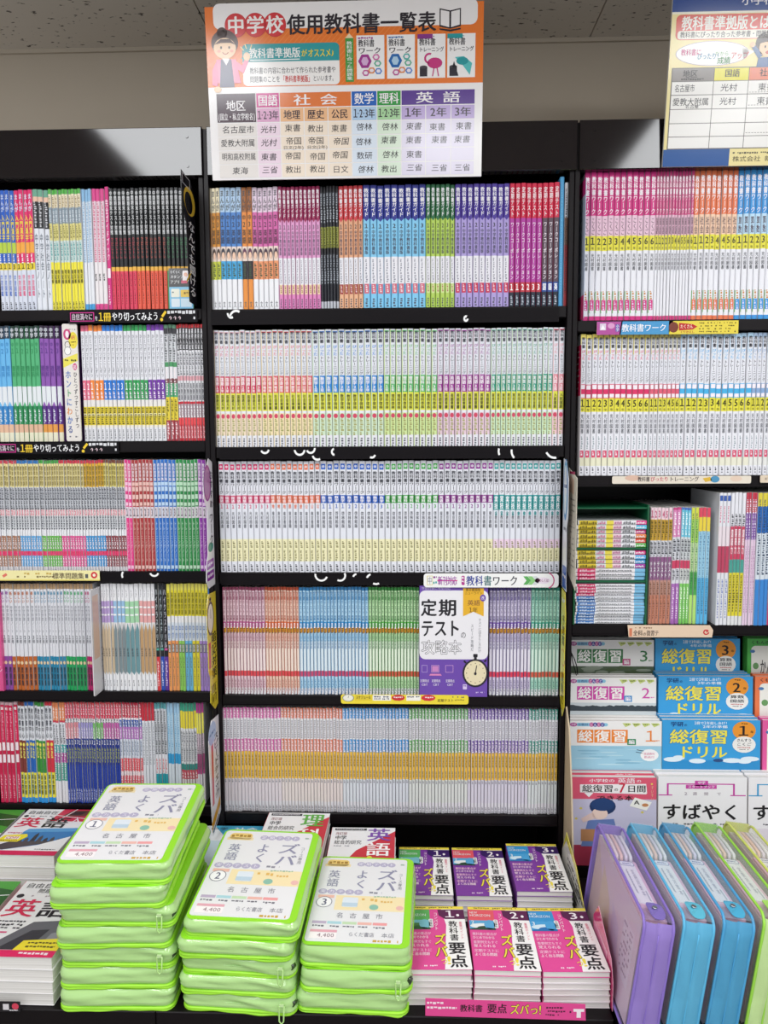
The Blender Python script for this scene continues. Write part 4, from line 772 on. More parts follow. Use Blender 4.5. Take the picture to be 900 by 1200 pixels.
standing('exam_book', 'purple and white exam book with stopwatch shown face out on middle shelf', 492, 571.5, D-0.004, BZ['C4'], zz_(686)-BZ['C4'], 0.012, 0, 307, 485, d_cov, '6c4aa8', 750, 0)
# -- face-out drills on the stepped risers
def d_waku(c, c2, n, low):
    def f(s):
        s.ell(20, 22, 16, 12, 'b04a94', 1); s.text(10, 14, 20, 16, '小学', 'f0e4ee', 1); s.text(38, 14, 48, 16, '全教科', '4a6a9c', 1); s.rrect(32, 12, 140, 20, 9, '8cc4dc', 0.5)
        for k in range(4): s.ell(100+k*16, 22, 10, 13, 'c04a94' if k % 2 == 0 else '4a5aa8', 1); s.text(93+k*16, 13, 14, 18, 'どんど'[k%3], 'f4e8f0', 1)
        for k in range(4): s.poly([(236+k*42,12),(270+k*42,12),(276+k*42,20),(250+k*42,36)], 'c4d07c', 1); s.fine(244+k*42, 16, 22, 8, '5a6a30', 2, k, .9)
        for k, ch in enumerate('総復習'): s.rect(36+k*76, 52, 72, 78, c, 1); s.text(40+k*76, 55, 64, 72, ch, 'f4f2ee', 2)
        s.rect(258, 106, 38, 36, c2, 3); s.text(263, 110, 28, 28, '編', 'f4eef2', 1, L=5); s.text(338, 52, 46, 76, n, c, 0); s.fine(384, 112, 18, 8, c, 2, 3, .9)
        s.rect(0, 148, 410, 160, low[0], 1)
        r = random.Random(int(n))
        for k in range(14):
            x = r.uniform(0, 400); s.ell(min(360, max(50, x)), 150+r.uniform(4, 40), r.uniform(18, 50), r.uniform(6, 12), low[1] if k % 2 else low[2], 2+.05*k, 10) if n == '3' else None
        if n == '2':
            tr = [(0, 196)]
            for k in range(42): tr.append((k*10, 170-r.uniform(0, 9)))
            s.poly(tr+[(410, 168), (410, 196)], '3a444c', 2)
        if n != '1': s.rect(0, 200, 410, 108, low[0], 3)
        else:
            s.rect(0, 148, 410, 170, '9cc8dc', 3)
            for k in range(12): s.ell(r.uniform(80, 330), 160+k*9, r.uniform(30, 70), r.uniform(2, 5), 'b8d8e4' if k % 2 else '84b4cc', 4+.1*k, 10)
            s.ell(356, 202, 40, 36, 'f2f0f0', 5); s.text(330, 186, 50, 16, '英語教科', 'd06a90', 0, L=6); s.text(332, 206, 46, 15, '動画付', 'd06a90', 0, L=6); s.line(300, 170, 330, 178, 4, '3a4a6a', 5); s.line(296, 184, 326, 190, 4, '3a4a6a', 5)
    return f
zt = {'3': zz_(752, TY['3']), '2': zz_(796, TY['2']), '1': zz_(847, TY['1']), '0': zz_(913, TY['0'])}
waku_lab = {'3': 'white review drill with green number 3, front copy on top riser', '2': 'white review drill with magenta number 2, front copy on middle riser', '1': 'white review drill with orange number 1 and sky picture, front copy'}
for k, px, c, c2, low in (('3', (668, 767), '3c7a48', 'c04a80', ('50604a','4a5c3c','8a9484')), ('2', (668.5, 771), 'cc44a4', '3a8cc8', ('c8d0d4','4a5058','5a646c')), ('1', (669, 779), 'e88434', '3c8a60', ('9cc8dc','b4d4e0','88b8cc'))):
    standing('review_drill', waku_lab[k], px[0], px[1], TY[k], TZ[k]+.0005, zt[k]-TZ[k], 0.015, 4, 410, 560, d_waku(c, c2, k, low), 'eceae8', 820, 1 if k != '1' else 2, 'white review drills on the risers')
def d_gak(n, sub, l1, l2):
    def f(s):
        s.text(34, 10, 56, 30, '学研', '14306c', 1); s.text(92, 22, 14, 16, 'の', '14306c', 1); s.text(136, 8, 150, 20, l1, 'e8f2fa', 1); s.text(172, 30, 108, 18, l2, 'e8f2fa', 1)
        for q_, (dx, dy) in enumerate(((-3,0),(3,0),(0,-3),(0,3))): s.text(30+dx, 54+dy, 254, 88, '総復習', '2a78b0', 1, L=2+q_*.2)
        s.text(30, 54, 254, 88, '総復習', 'ecdf50', 2, L=4); s.text(66, 148, 214, 78, 'ドリル', 'ecdf50', 2, L=4)
        s.ell(350, 60, 50, 54, 'e89430', 3); s.fine(338, 16, 26, 9, '5a3a10', 5, 2, .9); s.text(326, 30, 42, 66, n, '1c1a1c', 1, L=5); s.text(376, 60, 16, 16, '年', '3a2a10', 1, L=5)
        s.ell(350, 142, 50, 48, 'eceae6', 4); s.text(318, 106, 64, 20, sub[0], '34343c', 1, L=6); s.text(318, 130, 64, 20, sub[1], '34343c', 1, L=6); s.fine(322, 156, 56, 7, 'c04a4a', 6, 3, .9); s.fine(330, 168, 40, 6, '6a6a70', 6, 4, .9)
        for q_, (x, y, rx) in enumerate(((44,232,40),(70,222,26),(300,236,44),(376,226,40),(150,240,36),(352,240,30))): s.ell(x, y, rx, 14, 'dce8f0', 2+q_*.15)
        s.rect(0, 236, 420, 190, '2c8ac4', 0.5); s.ell(240, 236, 22, 10, '284a7c', 3)
    return f
for k, px, sub, l1, l2 in (('3', (769, 868), ('算数','国語'), '1冊で3年総しあげ！', '4年の準備'), ('2', (774, 885), ('算数','国語'), '1冊で2年総しあげ！', '3年の準備'), ('1', (780, 896), ('さんすう','こくご'), '1冊で1年総しあげ！', '2年の準備')):
    standing('review_drill', 'bright blue review drill with yellow lettering and number %s, front copy' % k, px[0], px[1], TY[k], TZ[k]+.0005, zt[k]-TZ[k]+.004, 0.015, 4, 420, 560, d_gak(k, sub, l1, l2), '3a9cd8', 820, 2, 'blue review drills on the risers')
def d_kum(c):
    def f(s):
        s.text(16, 10, 90, 22, 'くもんの', '2a2a2c', 1); s.rrect(18, 40, 364, 500, 20, 'eceae2', 2); s.text(60, 110, 90, 90, 'かん字', '2a2a2c', 1, L=4); s.ell(40, 150, 14, 18, '6a9a60', 3); s.ell(24, 70, 12, 9, '4a7ab0', 3)
    return f
for k, px, c, nm in (('3', (877, 975), '4cae4c', 'green'), ('2', (888, 1000), 'e87a4c', 'orange'), ('1', (899, 1010), 'e05a9c', 'pink')):
    standing('review_drill', '%s-framed drill cut off by the right picture edge, front copy' % nm, px[0], px[1], TY[k], TZ[k]+.0005, zt[k]-TZ[k]+.005, 0.012, 4, 400, 560, d_kum(c), c, 820, 1, 'framed drills on the risers')
def d_seven(s):
    s.text(74, 8, 110, 22, '小学校の', 'f6e8ec', 1); s.text(194, 2, 76, 32, '英語', 'f6e8ec', 1); s.text(274, 10, 22, 20, 'の', 'f6e8ec', 1)
    s.poly([(36,42),(316,36),(320,90),(316,96),(36,88)], 'f2eeee', 1); s.poly([(50,86),(100,80),(74,116)], 'f2eeee', 1); s.text(44, 42, 134, 44, '総復習', '2a2628', 1); s.text(180, 60, 18, 20, 'の', '2a2628', 1); s.text(198, 26, 34, 68, '7', 'cc3048', 1, L=5); s.text(234, 42, 82, 44, '日間', '2a2628', 1)
    s.rect(0, 126, 360, 280, 'c8c4dc', 1)
    s.text(106, 102, 156, 34, 'できる本', '3a2428', 1, L=4); s.fine(336, 30, 8, 12, 'e8d060', 2, 3, .9); s.text(336, 46, 12, 90, 'すいすい', 'e8c8a0', 0, True)
    for x, y in ((40,180),(20,240),(300,200)): s.poly([(x,y-8),(x+8,y),(x,y+8),(x-8,y)], 'd8c860', 2)
    s.ell(132, 168, 56, 50, '2a3c66', 3); s.ell(120, 210, 34, 34, 'ecd0c4', 4); s.ell(132, 158, 50, 36, '2c4474', 5); s.poly([(90,200),(40,240),(50,262),(104,236)], 'e4c8c0', 4); s.poly([(70,250),(180,240),(210,400),(40,400)], '6a80b8', 3)
    s.poly([(268,114),(340,142),(318,190),(246,164)], 'f4f2ec', 4); s.text(262, 128, 28, 30, 'A', '2a2a30', 1, L=6); s.ell(312, 158, 14, 10, 'c8885c', 5); s.rect(40, 300, 80, 70, 'b8845c', 4); s.rect(0, 392, 360, 120, 'a83850', 2)
standing('english_book', 'pink English review book with a drawn child behind the pastel cases', 670.5, 770.5, TY['0'], TZ['0']+.0005, zt['0']-TZ['0'], 0.018, 4, 360, 510, d_seven, 'dc5a74', 960, 1)
def d_start(c):
    def f(s):
        for x0, y0, x1, y1 in ((42,36,170,42),(36,36,44,102),(0,100,60,106),(204,36,336,42),(328,36,336,102),(316,100,384,106)): s.rect(x0, y0, x1-x0, y1-y0, c, 1)
        s.rect(160, 20, 58, 30, c, 2); s.text(172, 22, 34, 18, '中学', 'f4ecf4', 1, L=4); s.rect(120, 44, 136, 22, c, 2); s.text(128, 46, 120, 17, 'スタートブック', 'f4ecf4', 1, L=4)
        s.text(112, 84, 16, 20, '2', '9a8a98', 0); s.text(150, 84, 20, 20, '週', '9a8a98', 0); s.text(200, 84, 20, 20, '間', '9a8a98', 0); s.text(256, 84, 20, 20, 'で', '9a8a98', 0)
        s.text(14, 150, 350, 96, 'すばやく', '201e22', 2); s.fine(40, 262, 260, 12, '6a6a70', 2, 4); s.rect(30, 290, 300, 100, 'e4dce4', 1)
    return f
standing('start_book', 'white start book with magenta bracket behind the blue case, front copy', 773, 877, TY['0'], TZ['0']+.0005, zt['0']-TZ['0']+.002, 0.02, 4, 390, 510, d_start('c846a4'), 'eeecee', 960, 1)
standing('start_book', 'white start book with blue bracket at right edge, front copy', 879, 984, TY['0'], TZ['0']+.0005, zt['0']-TZ['0']+.002, 0.02, 4, 390, 510, d_start('46a0d0'), 'eeecee', 960, 1)
# -- green rack with lying workbooks
rx0, rx1 = P(671.8, 660, D).x+.0005, P(758.8, 660, D).x; rzb = BZ['R3']; rzt = zz_(593.5)+0.002
root = empty('book_rack', ((rx0+rx1)/2, D, rzb), label='dark green tabletop rack of lying workbooks on the right third shelf', cat='rack'); c = (rx0+rx1)/2
GRN = mat('green_plastic', 0.3, 0.5, color='0c5c3a'); hw = (rx1-rx0)/2
for x in (-hw, hw-0.004):
    m = MB(); m.bbox(x, x+0.004, -0.004, 0.22, 0, rzt-rzb, .001, 'ffffff'); m.build('side_panel', [GRN], root)
lev = [rzt-rzb-0.005, P(720, 641, D).z-rzb-0.002, P(720, 680, D).z-rzb-0.001]
for z in lev:
    m = MB(); m.bbox(-hw+.0042, hw-.0042, -0.003, 0.22, z-0.004, z, .001, 'ffffff'); m.build('rack_shelf', [GRN], root)
m = MB(); m.box(-hw+.0042, hw-.0042, 0.214, 0.22, 0.0, lev[0]-0.0045, 'ffffff'); m.build('back_panel', [GRN], root)
r_y = Series('lying_workbook', 'a', [(.02,'d8d4d8'),(.28,'e0c838'),(.42,'d4d8dc'),(.52,'e4d450'),(.64,'e0c4d0'),(.85,'e4e4e8'),(1,'#')], [('d',.04,.27,'4a4010',.7),('d',.3,.4,'c84a80',.6),('d',.53,.63,'b0648c',.5),('d',.66,.83,'34363e',.7),('d',.86,.98,'f0f0f2',.4)], d=.16)
r_p = Series('lying_workbook', 'b', [(.02,'dcd8dc'),(.28,'d8386c'),(.85,'e4e2e6'),(1,'78b4d8')], [('d',.05,.27,'f4dce4',.6),('d',.3,.8,'4a4c54',.5)], d=.16)
r_b = Series('lying_workbook', 'c', [(.02,'dcd8dc'),(.28,'3470b8'),(.85,'e4e4e8'),(1,'78b4d8')], [('d',.05,.27,'dce8f4',.6),('d',.3,.8,'4a4c54',.5)], d=.16)
def lay(S, n, z0, z1, label, cols=None):
    T = (z1-z0)/n; L = rx1-rx0-0.0095
    for i in range(n):
        S2 = S
        if cols: S2 = Series(S.kind, S.desc, [(f, cols[i] if q == '#' else q) for f, q in S.bands], S.texts, d=S.d)
        o = bpy.data.objects.new('lying_workbook', spine_mesh(S2, T-0.0003, L-random.uniform(0,.004), '')); COL.objects.link(o)
        o.rotation_euler = (0, -math.pi/2, 0); o.location = (rx1-0.0048, D+random.uniform(-.003,.003), z1-T*(i+.5))
        tag(o, (['topmost','second from top','third from top','fourth from top','fifth from top','sixth from top','seventh from top','eighth from top','ninth from top'][i] if i < n-1 else 'bottom') + ' ' + label, 'book', label)
t1 = rzb+lev[1]+.0004; t2 = rzb+lev[2]+.0004
lay(r_y, 6, t1, t1+P(720,607,D).z-P(720,639,D).z, 'lying yellow-ended workbook in upper slot of green rack', ['d84488','58b8d8','cc3c84','e08048','e0503c','5cb050'])
zA = P(720,645,D).z; zB = P(720,666,D).z; zC = t2; zm = zC+(zA-zC)*0.4
lay(r_p, 3, zC, zm-.0002, 'lying pink-ended workbook in middle slot of green rack'); lay(r_y, 4, zm, zA, 'lying yellow-ended workbook in middle slot of green rack', ['d84488','58a8dc','4a98d0','9c3c9c'])
z9 = rzb+.0006; zD = P(720,684,D).z; zn = z9+(zD-z9)*9/13
lay(r_b, 9, z9, zn-.0002, 'lying blue-ended workbook in bottom slot of green rack'); lay(r_p, 4, zn, zD, 'lying pink-ended workbook in bottom slot of green rack')

m = MB(); yc = TY['3']-0.012
m.tube([P(x, y, yc) for x, y in ((667.5,736),(667,752),(669,764),(673,772),(676,781),(677,791))], 0.0013, '16141a', seg=6)
m.tube([P(x, y, yc-.004) for x, y in ((668,738),(668.5,758),(671,775),(675.5,791.5))], 0.0011, '16141a', seg=6)
tag(m.build('hanging_cord', [MATTE]), 'thin black cord hanging beside the green number 3 drill', 'cord')
# ------------------------------------------------------------------ piles lying on the display platform
ORDT = ['topmost','second from the top','third from the top','fourth from the top','fifth from the top','sixth from the top','seventh from the top']
def pile(name, what, where, cx, y0, W, H, T, n, dw, dh, draw, col, rot=0.0, spine=None, bulge=0.0, z0=None, lowcol=None):
    z = (PLAT_Z if z0 is None else z0) + 0.0004; g = what+' in the pile '+where
    top = book_flat(name, W, H, T, dw, dh, draw, col, spine, bulge=bulge)
    low = book_flat(name, W, H, T, dw, dh, None, lowcol or col, spine) if n > 1 else None
    for k in range(n):                                  # from the bottom up
        j = n-1-k; lab = '%s %s of pile %s' % ({0: 'topmost', n-1: 'bottom'}.get(j, ORDT[j]) if n > 1 else '', what, where)
        loc = (cx+random.uniform(-.0012, .0012)*(k < n-1), y0+random.uniform(-.001, .0015)*(k < n-1), z+k*(T+.0003)); r = (0, 0, math.radians(rot+random.uniform(-.5, .5)*(k < n-1)))
        if j == 0: put(top, loc, r, lab.strip(), 'book', g if n > 1 else None)
        elif k == 0: put(low, loc, r, lab, 'book', g)
        else: copy_thing(low, loc, r, label=lab, group=g)
def d_yoten(c, pic, n):
    def f(s):
        s.rect(0, 0, 200, 14, 'ecd84c', 1); s.fine(20, 3, 150, 7, '6a6030', 2, 3, .8)
        s.poly([(124,14),(200,14),(200,280),(118,280),(136,90)], 'f2f0ee', 1)
        s.poly([(112,16),(200,16),(200,62),(134,62),(114,44)], '5a1f4c' if c != '7a3a98' else '3c2460', 2); s.text(136, 20, 30, 38, n, 'f4eef2', 1, L=4); s.ell(178, 44, 5, 6, 'f4eef2', 4)
        s.rect(0, 16, 84, 94, pic[0], 2); s.rect(0, 66, 84, 44, pic[1], 3); s.ell(42, 92, 40, 12, pic[2], 4); s.ell(54, 100, 29, 8, pic[3], 4.3); s.poly([(0,110),(84,110),(84,104),(40,98),(0,106)], pic[3], 5)
        s.text(4, 24, 26, 12, 'NEW', 'e8ecec', 0, L=6); s.text(4, 36, 68, 14, 'HORIZON', 'e8ecec', 0, L=6); s.text(6, 66, 11, 20, n, 'f0f2f2', 0, L=6)
        s.ell(66, 86, 18, 22, pic[1], 5); s.rrect(80, 62, 14, 40, 4, 'f0f0f0', 5); s.text(82, 65, 10, 34, '完全準拠', '4a4a54', 0, True, L=7)
        s.text(97, 30, 13, 84, 'コンパクト', 'f4e4ec', 1, True)
        s.text(143, 70, 30, 92, '教科書', '201e22', 1, True); s.text(178, 74, 11, 80, '重要ポイント', 'd85a78', 0, True); s.text(134, 166, 56, 108, '要点', '201e22', 2, True)
        for q_, (dx, dy) in enumerate(((-2,0),(2,0),(0,-2),(0,2))): s.text(92+dx, 130+dy, 40, 104, 'ズバ', '4a3a20', 1, True, L=3+q_*.2)
        s.text(92, 130, 40, 104, 'ズバ', 'ecd84a', 2, True, L=5); s.text(106, 228, 24, 34, 'っ', 'ecd84a', 1, L=5); s.text(124, 224, 18, 40, '!', 'ecd84a', 1, L=5)
        for k, (t1_, t2_) in enumerate((('教科書の要点が','ひとめでわかる'),('重要例文もすぐ','覚えられる'),('定期テストに','よく出る問題'))): s.text(6, 122+k*36, 78, 14, t1_, 'f2c4dc', 1); s.text(6, 138+k*36, 70, 14, t2_, 'f6dce8', 1)
        s.fine(56, 262, 40, 7, 'f0dce8', 3, 11, .9)
    return f
pg = ('5cac5c','78b8c8','4a7a44','2e5a34'); pr = ('e05a64','5aa4d0','e8ecec','2c4a38'); pb = ('3a94cc','4aa0d4','cfe4ee','2a70b0')
for n, cx, pic, hz in (('1', 0.054, pg, 0), ('2', 0.1765, pr, 1), ('3', 0.2985, pb, 0)):
    pile('pocket_booklet', 'pink %s-picture booklet' % {'1':'green','2':'red','3':'blue'}[n], 'at the platform front', cx, 1.292, 0.119, 0.186, 0.0112, 6, 200, 280, d_yoten('d8408c', pic, n), 'dc4c94', {'1': 1.2, '2': -.6, '3': 1.0}[n], 'd8408c', 0.004, lowcol='e2dcde')
for n, cx, pic in (('1', 0.036, pg), ('2', 0.159, pr), ('3', 0.285, pb)):
    pile('pocket_booklet', 'purple %s-picture booklet' % {'1':'green','2':'red','3':'blue'}[n], 'under the shelf', cx, 1.535, 0.116, 0.19, 0.0112, 5 if n != '3' else 6, 200, 280, d_yoten('7a3a98', pic, n), '7a3a98', 0, '7a3a98', 0.003, lowcol='dcd8e0')
# thick reference books
def d_jiyu(c, dark):
    def f(s):
        s.poly([(110,0),(200,0),(200,78),(96,78)], c, 1); s.poly([(140,10),(196,6),(190,44),(120,48)], '6a4030', 2); s.poly([(150,16),(186,14),(176,34),(140,38)], '3c2a24', 3); s.line(96, 40, 196, 60, 3, 'f0e8e8', 4); s.line(150, 0, 120, 78, 3, 'f0e8e8', 4)
        s.text(10, 12, 92, 24, '自由自在', '2c2a2e', 0); s.ell(14, 48, 7, 7, '2c2a2e', 2); s.fine(26, 44, 70, 8, '8a8a90', 2, 4)
        s.text(6, 56, 74, 66, '英', 'd02a50', 1, L=6); s.text(84, 54, 74, 68, '語', '1e1c20', 1, L=6); s.text(160, 50, 30, 40, '入', 'f2e8ea', 1, L=6)
        s.poly([(60,128),(200,118),(200,196),(40,250),(0,246),(0,236),(36,206)], '3c7cb8', 1)
        s.poly([(60,128),(200,118),(200,140),(50,150)], '5a9cd0', 2)
        r = random.Random(4)
        for k in range(9): x = 40+k*18; h = (8,14,10,34,22,12,16,8,6)[k]; s.poly([(x,214),(x+1,200-h),(x+6,194-h*1.3),(x+11,200-h),(x+15,214)], '3a3a42' if k % 2 else '4c4a50', 3+.1*k)
        s.poly([(0,246),(0,236),(40,206),(190,196),(40,250)], '504c50', 4); s.poly([(90,250),(200,170),(200,262),(80,262)], 'ececec', 5); s.fine(130, 244, 58, 7, '6a6a70', 6, 3, .9)
        s.poly([(8,170),(70,160),(78,176),(62,206),(0,206)], 'ecdc3a', 6); s.rect(18, 176, 40, 16, 'f0ece4', 7); s.text(20, 176, 36, 16, 'CD付', 'c03030', 1, L=8); s.fine(10, 196, 48, 6, '6a5a20', 7, 3, .9)
        s.rect(0, 256, 200, 24, 'd02a58', 7); s.fine(10, 150, 40, 7, 'c05a78', 5, 8, .8)
    return f
def d_green(s):
    s.poly([(90,0),(200,0),(200,150),(60,120)], '4c9a3c', 1); s.poly([(120,20),(200,40),(200,110),(130,90)], '2c5c2c', 2); s.poly([(0,90),(120,70),(160,150),(20,170)], '6a3a2c', 2); s.line(110, 0, 140, 160, 3, 'f0f0f0', 3); s.line(60, 80, 200, 60, 3, 'f0f0f0', 3)
    s.text(10, 10, 74, 22, '自由自在', '2c2a2e', 0); s.text(10, 100, 74, 60, '理科', '2a7a3c', 1, L=5); s.poly([(0,180),(200,170),(200,250),(0,250)], '1c2a4a', 2); s.rect(0, 256, 200, 24, '3c9a4c', 4)
def d_mondai(s):
    s.text(10, 8, 92, 22, '自由自在', '2c2a2e', 0); s.text(50, 32, 52, 18, '問題集', '2c2a2e', 0); s.ell(16, 62, 9, 8, '2c2a2e', 2); s.fine(28, 58, 70, 7, 'b0a0a8', 2, 4)
    s.poly([(120,0),(200,0),(200,70),(104,60)], 'd02a50', 1); s.text(6, 74, 78, 72, '英', 'd02a50', 1, L=6); s.text(88, 74, 78, 72, '語', '1e1c20', 1, L=6)
    for k in range(3): s.fine(10, 156+k*12, 70, 8, '3a3a40', 3, k, .9)
    s.rect(8, 196, 48, 5, 'd04a78', 3); s.poly([(30,256),(100,160),(200,150),(200,256)], '66666c', 1); s.poly([(60,256),(110,190),(150,186),(130,256)], '3a3a40', 2); s.poly([(160,200),(200,180),(200,256),(150,256)], '8a8a90', 2)
    s.poly([(110,226),(200,216),(200,258),(100,258)], 'ecd838', 5); s.fine(124, 230, 66, 7, '5a5020', 6, 3, .9); s.fine(124, 242, 66, 7, '5a5020', 6, 5, .9)
    s.rect(0, 258, 200, 22, 'd82a60', 6); s.fine(120, 264, 70, 9, 'f4dce4', 7, 4, .9)
rb_x = P(70, 1125, 1.28).x
pile('reference_book', 'grey English reference book', 'left of the green cases', -0.722, 1.275, 0.166, 0.236, 0.0225, 4, 200, 280, d_mondai, 'e6e4e4', -.5, 'd82a60', 0.006)
pile('reference_book', 'red English reference book', 'under the left shelf', -0.834, 1.538, 0.158, 0.205, 0.0262, 5, 200, 280, d_jiyu('c8304c', '3a'), 'e8e6e8', -.5, '4a3a64', 0.005)
pile('reference_book', 'green science reference book', 'at left picture edge', -0.9, 1.285, 0.172, 0.225, 0.0225, 4, 200, 280, d_green, 'e6e8e4', 0, '3c9a4c', 0.005)
pile('reference_book', 'dark green science reference book', 'under the left shelf', -1.002, 1.54, 0.16, 0.205, 0.0255, 5, 200, 280, d_green, 'e0e4de', 0, '2c7a3c', 0.005)
def d_sogo(ch, col, ch2):
    def f(s):
        s.poly([(84,130),(200,20),(200,280),(10,280)], 'c42a3c', 1); s.rect(10, 6, 100, 12, '2a2a2e', 2); s.fine(14, 9, 90, 6, 'd0d0d4', 3, 3, .9); s.text(14, 28, 36, 18, '改訂版', '8a4a50', 0); s.text(14, 48, 36, 24, '中学', '2c2c30', 1); s.text(14, 74, 84, 24, '総合的研究', '2c2c30', 0)
        s.text(112, 4, 76, 76, ch, col, 1, L=5); s.text(112, 86, 76, 76, ch2, 'f4f0f0', 1, L=5); s.fine(14, 104, 60, 8, '9a9aa0', 3, 4); s.ell(126, 168, 8, 8, 'e8d040', 5)
    return f
pile('study_book', 'red science study book', 'behind the middle green cases', -0.262, 1.505, 0.145, 0.235, 0.026, 5, 200, 280, d_sogo('理', '5aa83c', '科'), 'e8e8ea', -1, 'c42a3c')
pile('study_book', 'red English study book', 'behind the right green cases', -0.104, 1.492, 0.146, 0.215, 0.0225, 5, 200, 280, d_sogo('英', '7a48a8', '語'), 'e8e8ea', 0, 'c42a3c')
def d_blue(s): s.poly([(30,0),(200,0),(200,60),(90,80)], '4aa8cc', 1); s.text(20, 10, 60, 20, '中学', '3a3a44', 0, L=3); s.text(100, 10, 80, 30, '社会', 'f0f4f4', 1, L=3); s.rect(0, 90, 200, 160, 'c8dce4', 1)
pile('study_book', 'white and light blue study book', 'between the green cases', -0.412, 1.53, 0.14, 0.21, 0.024, 4, 200, 280, d_blue, 'e4e8ea', 0, '4aa8cc')
# pink stand-up card and pale tray at the end of the booklets
XC = 0.3602
m = MB()
q = [(1.285, PLAT_Z+.0006), (1.43, PLAT_Z+.0006), (1.43, 0.575), (1.395, 0.615), (1.30, 0.575), (1.285, 0.54)]
for x in (XC, XC+.0011): m.face([(x, y, z) for y, z in q], 'd8447c')
for (y0, z0), (y1, z1) in zip(q, q[1:]+q[:1]): m.face([(XC, y0, z0), (XC+.0011, y0, z0), (XC+.0011, y1, z1), (XC, y1, z1)], 'e8a0b8')
s_ = Sheet(m, (XC, 1.43, 0.615), (0,-1,0), (0,0,-1), 0.145, 0.128, 145, 128); s_.rect(4, 44, 100, 34, 'e88ab0', 1); s_.fine(100, 60, 30, 8, 'f4dce6', 2, 3, .9); s_.fine(112, 90, 20, 8, '7a2c50', 2, 5, .9)
tag(m.build('tray_card', [GLOSS]), 'pink standing tray card between the pink booklets and the purple case', 'card')
m = MB(); q = [(1.452, PLAT_Z+.0006), (1.70, PLAT_Z+.0006), (1.70, 0.56), (1.66, 0.62), (1.56, 0.60), (1.452, 0.54)]
x0 = 0.3535
for x in (x0, x0+.0012): m.face([(x, y, z) for y, z in q], 'dedcd4')
for (y0, z0), (y1, z1) in zip(q, q[1:]+q[:1]): m.face([(x0, y0, z0), (x0+.0012, y0, z0), (x0+.0012, y1, z1), (x0, y1, z1)], 'e4d84c')
s_ = Sheet(m, (x0, 1.70, 0.62), (0,-1,0), (0,0,-1), 0.248, 0.133, 248, 133); s_.poly([(4,58),(40,2),(140,22),(236,78),(236,86),(140,34),(44,16)], 'dccf48', 1)
for k in range(6): s_.fine(60+k*4, 44+k*13, 120, 7, '4a4a50', 2, k, .8)
s_.fine(150, 60, 70, 12, '2c2c30', 2, 13, .9)
tag(m.build('tray_card', [GLOSS]), 'pale tray card with yellow edge beside the purple booklets', 'card')
m = MB()
def d_zuba(s):
    s.fine(6, 14, 62, 12, 'f6dce8', 1, 2, .95); s.fine(6, 34, 112, 12, 'f6dce8', 1, 4, .95); s.text(130, 22, 86, 34, '教科書', '2a1e26', 1); s.text(232, 16, 76, 44, '要点', '1e1a1e', 1)
    for q_, (dx, dy) in enumerate(((-2,0),(2,0),(0,-2),(0,2))): s.text(318+dx, 16+dy, 118, 48, 'ズバっ!', '7a2a4a', 1, L=2+q_*.2)
    s.text(318, 16, 118, 48, 'ズバっ!', 'f0e04a', 1, L=4); s.fine(454, 26, 64, 10, '5a2040', 1, 6, .9); s.fine(460, 42, 90, 10, '5a2040', 1, 7, .9); s.fine(452, 58, 50, 9, '5a2040', 1, 8, .9)
    s.rect(556, 34, 40, 12, 'f4e8ee', 1); s.rect(568, 46, 16, 26, 'f4e8ee', 1)
card('platform_strip', 'pink lettered strip on the front edge of the platform under pink booklets', 'strip', 498.5, 1170, 686.5, 1196, PLAT_Y-0.0045, 603, 84, d_zuba, 'e04890', outline=[(0,0),(600,14),(603,84),(0,76)])
card('platform_strip', 'small black strip with a red emblem at the lower left platform edge', 'strip', -40, 1173, 24, 1186, PLAT_Y-0.0045, 220, 45, lambda s: (s.rect(150, 10, 24, 26, 'd8d4d8', 1), s.ell(200, 20, 14, 14, 'd04058', 1), s.fine(176, 34, 34, 7, 'd8d4d8', 1, 3, .9)), '16131a')

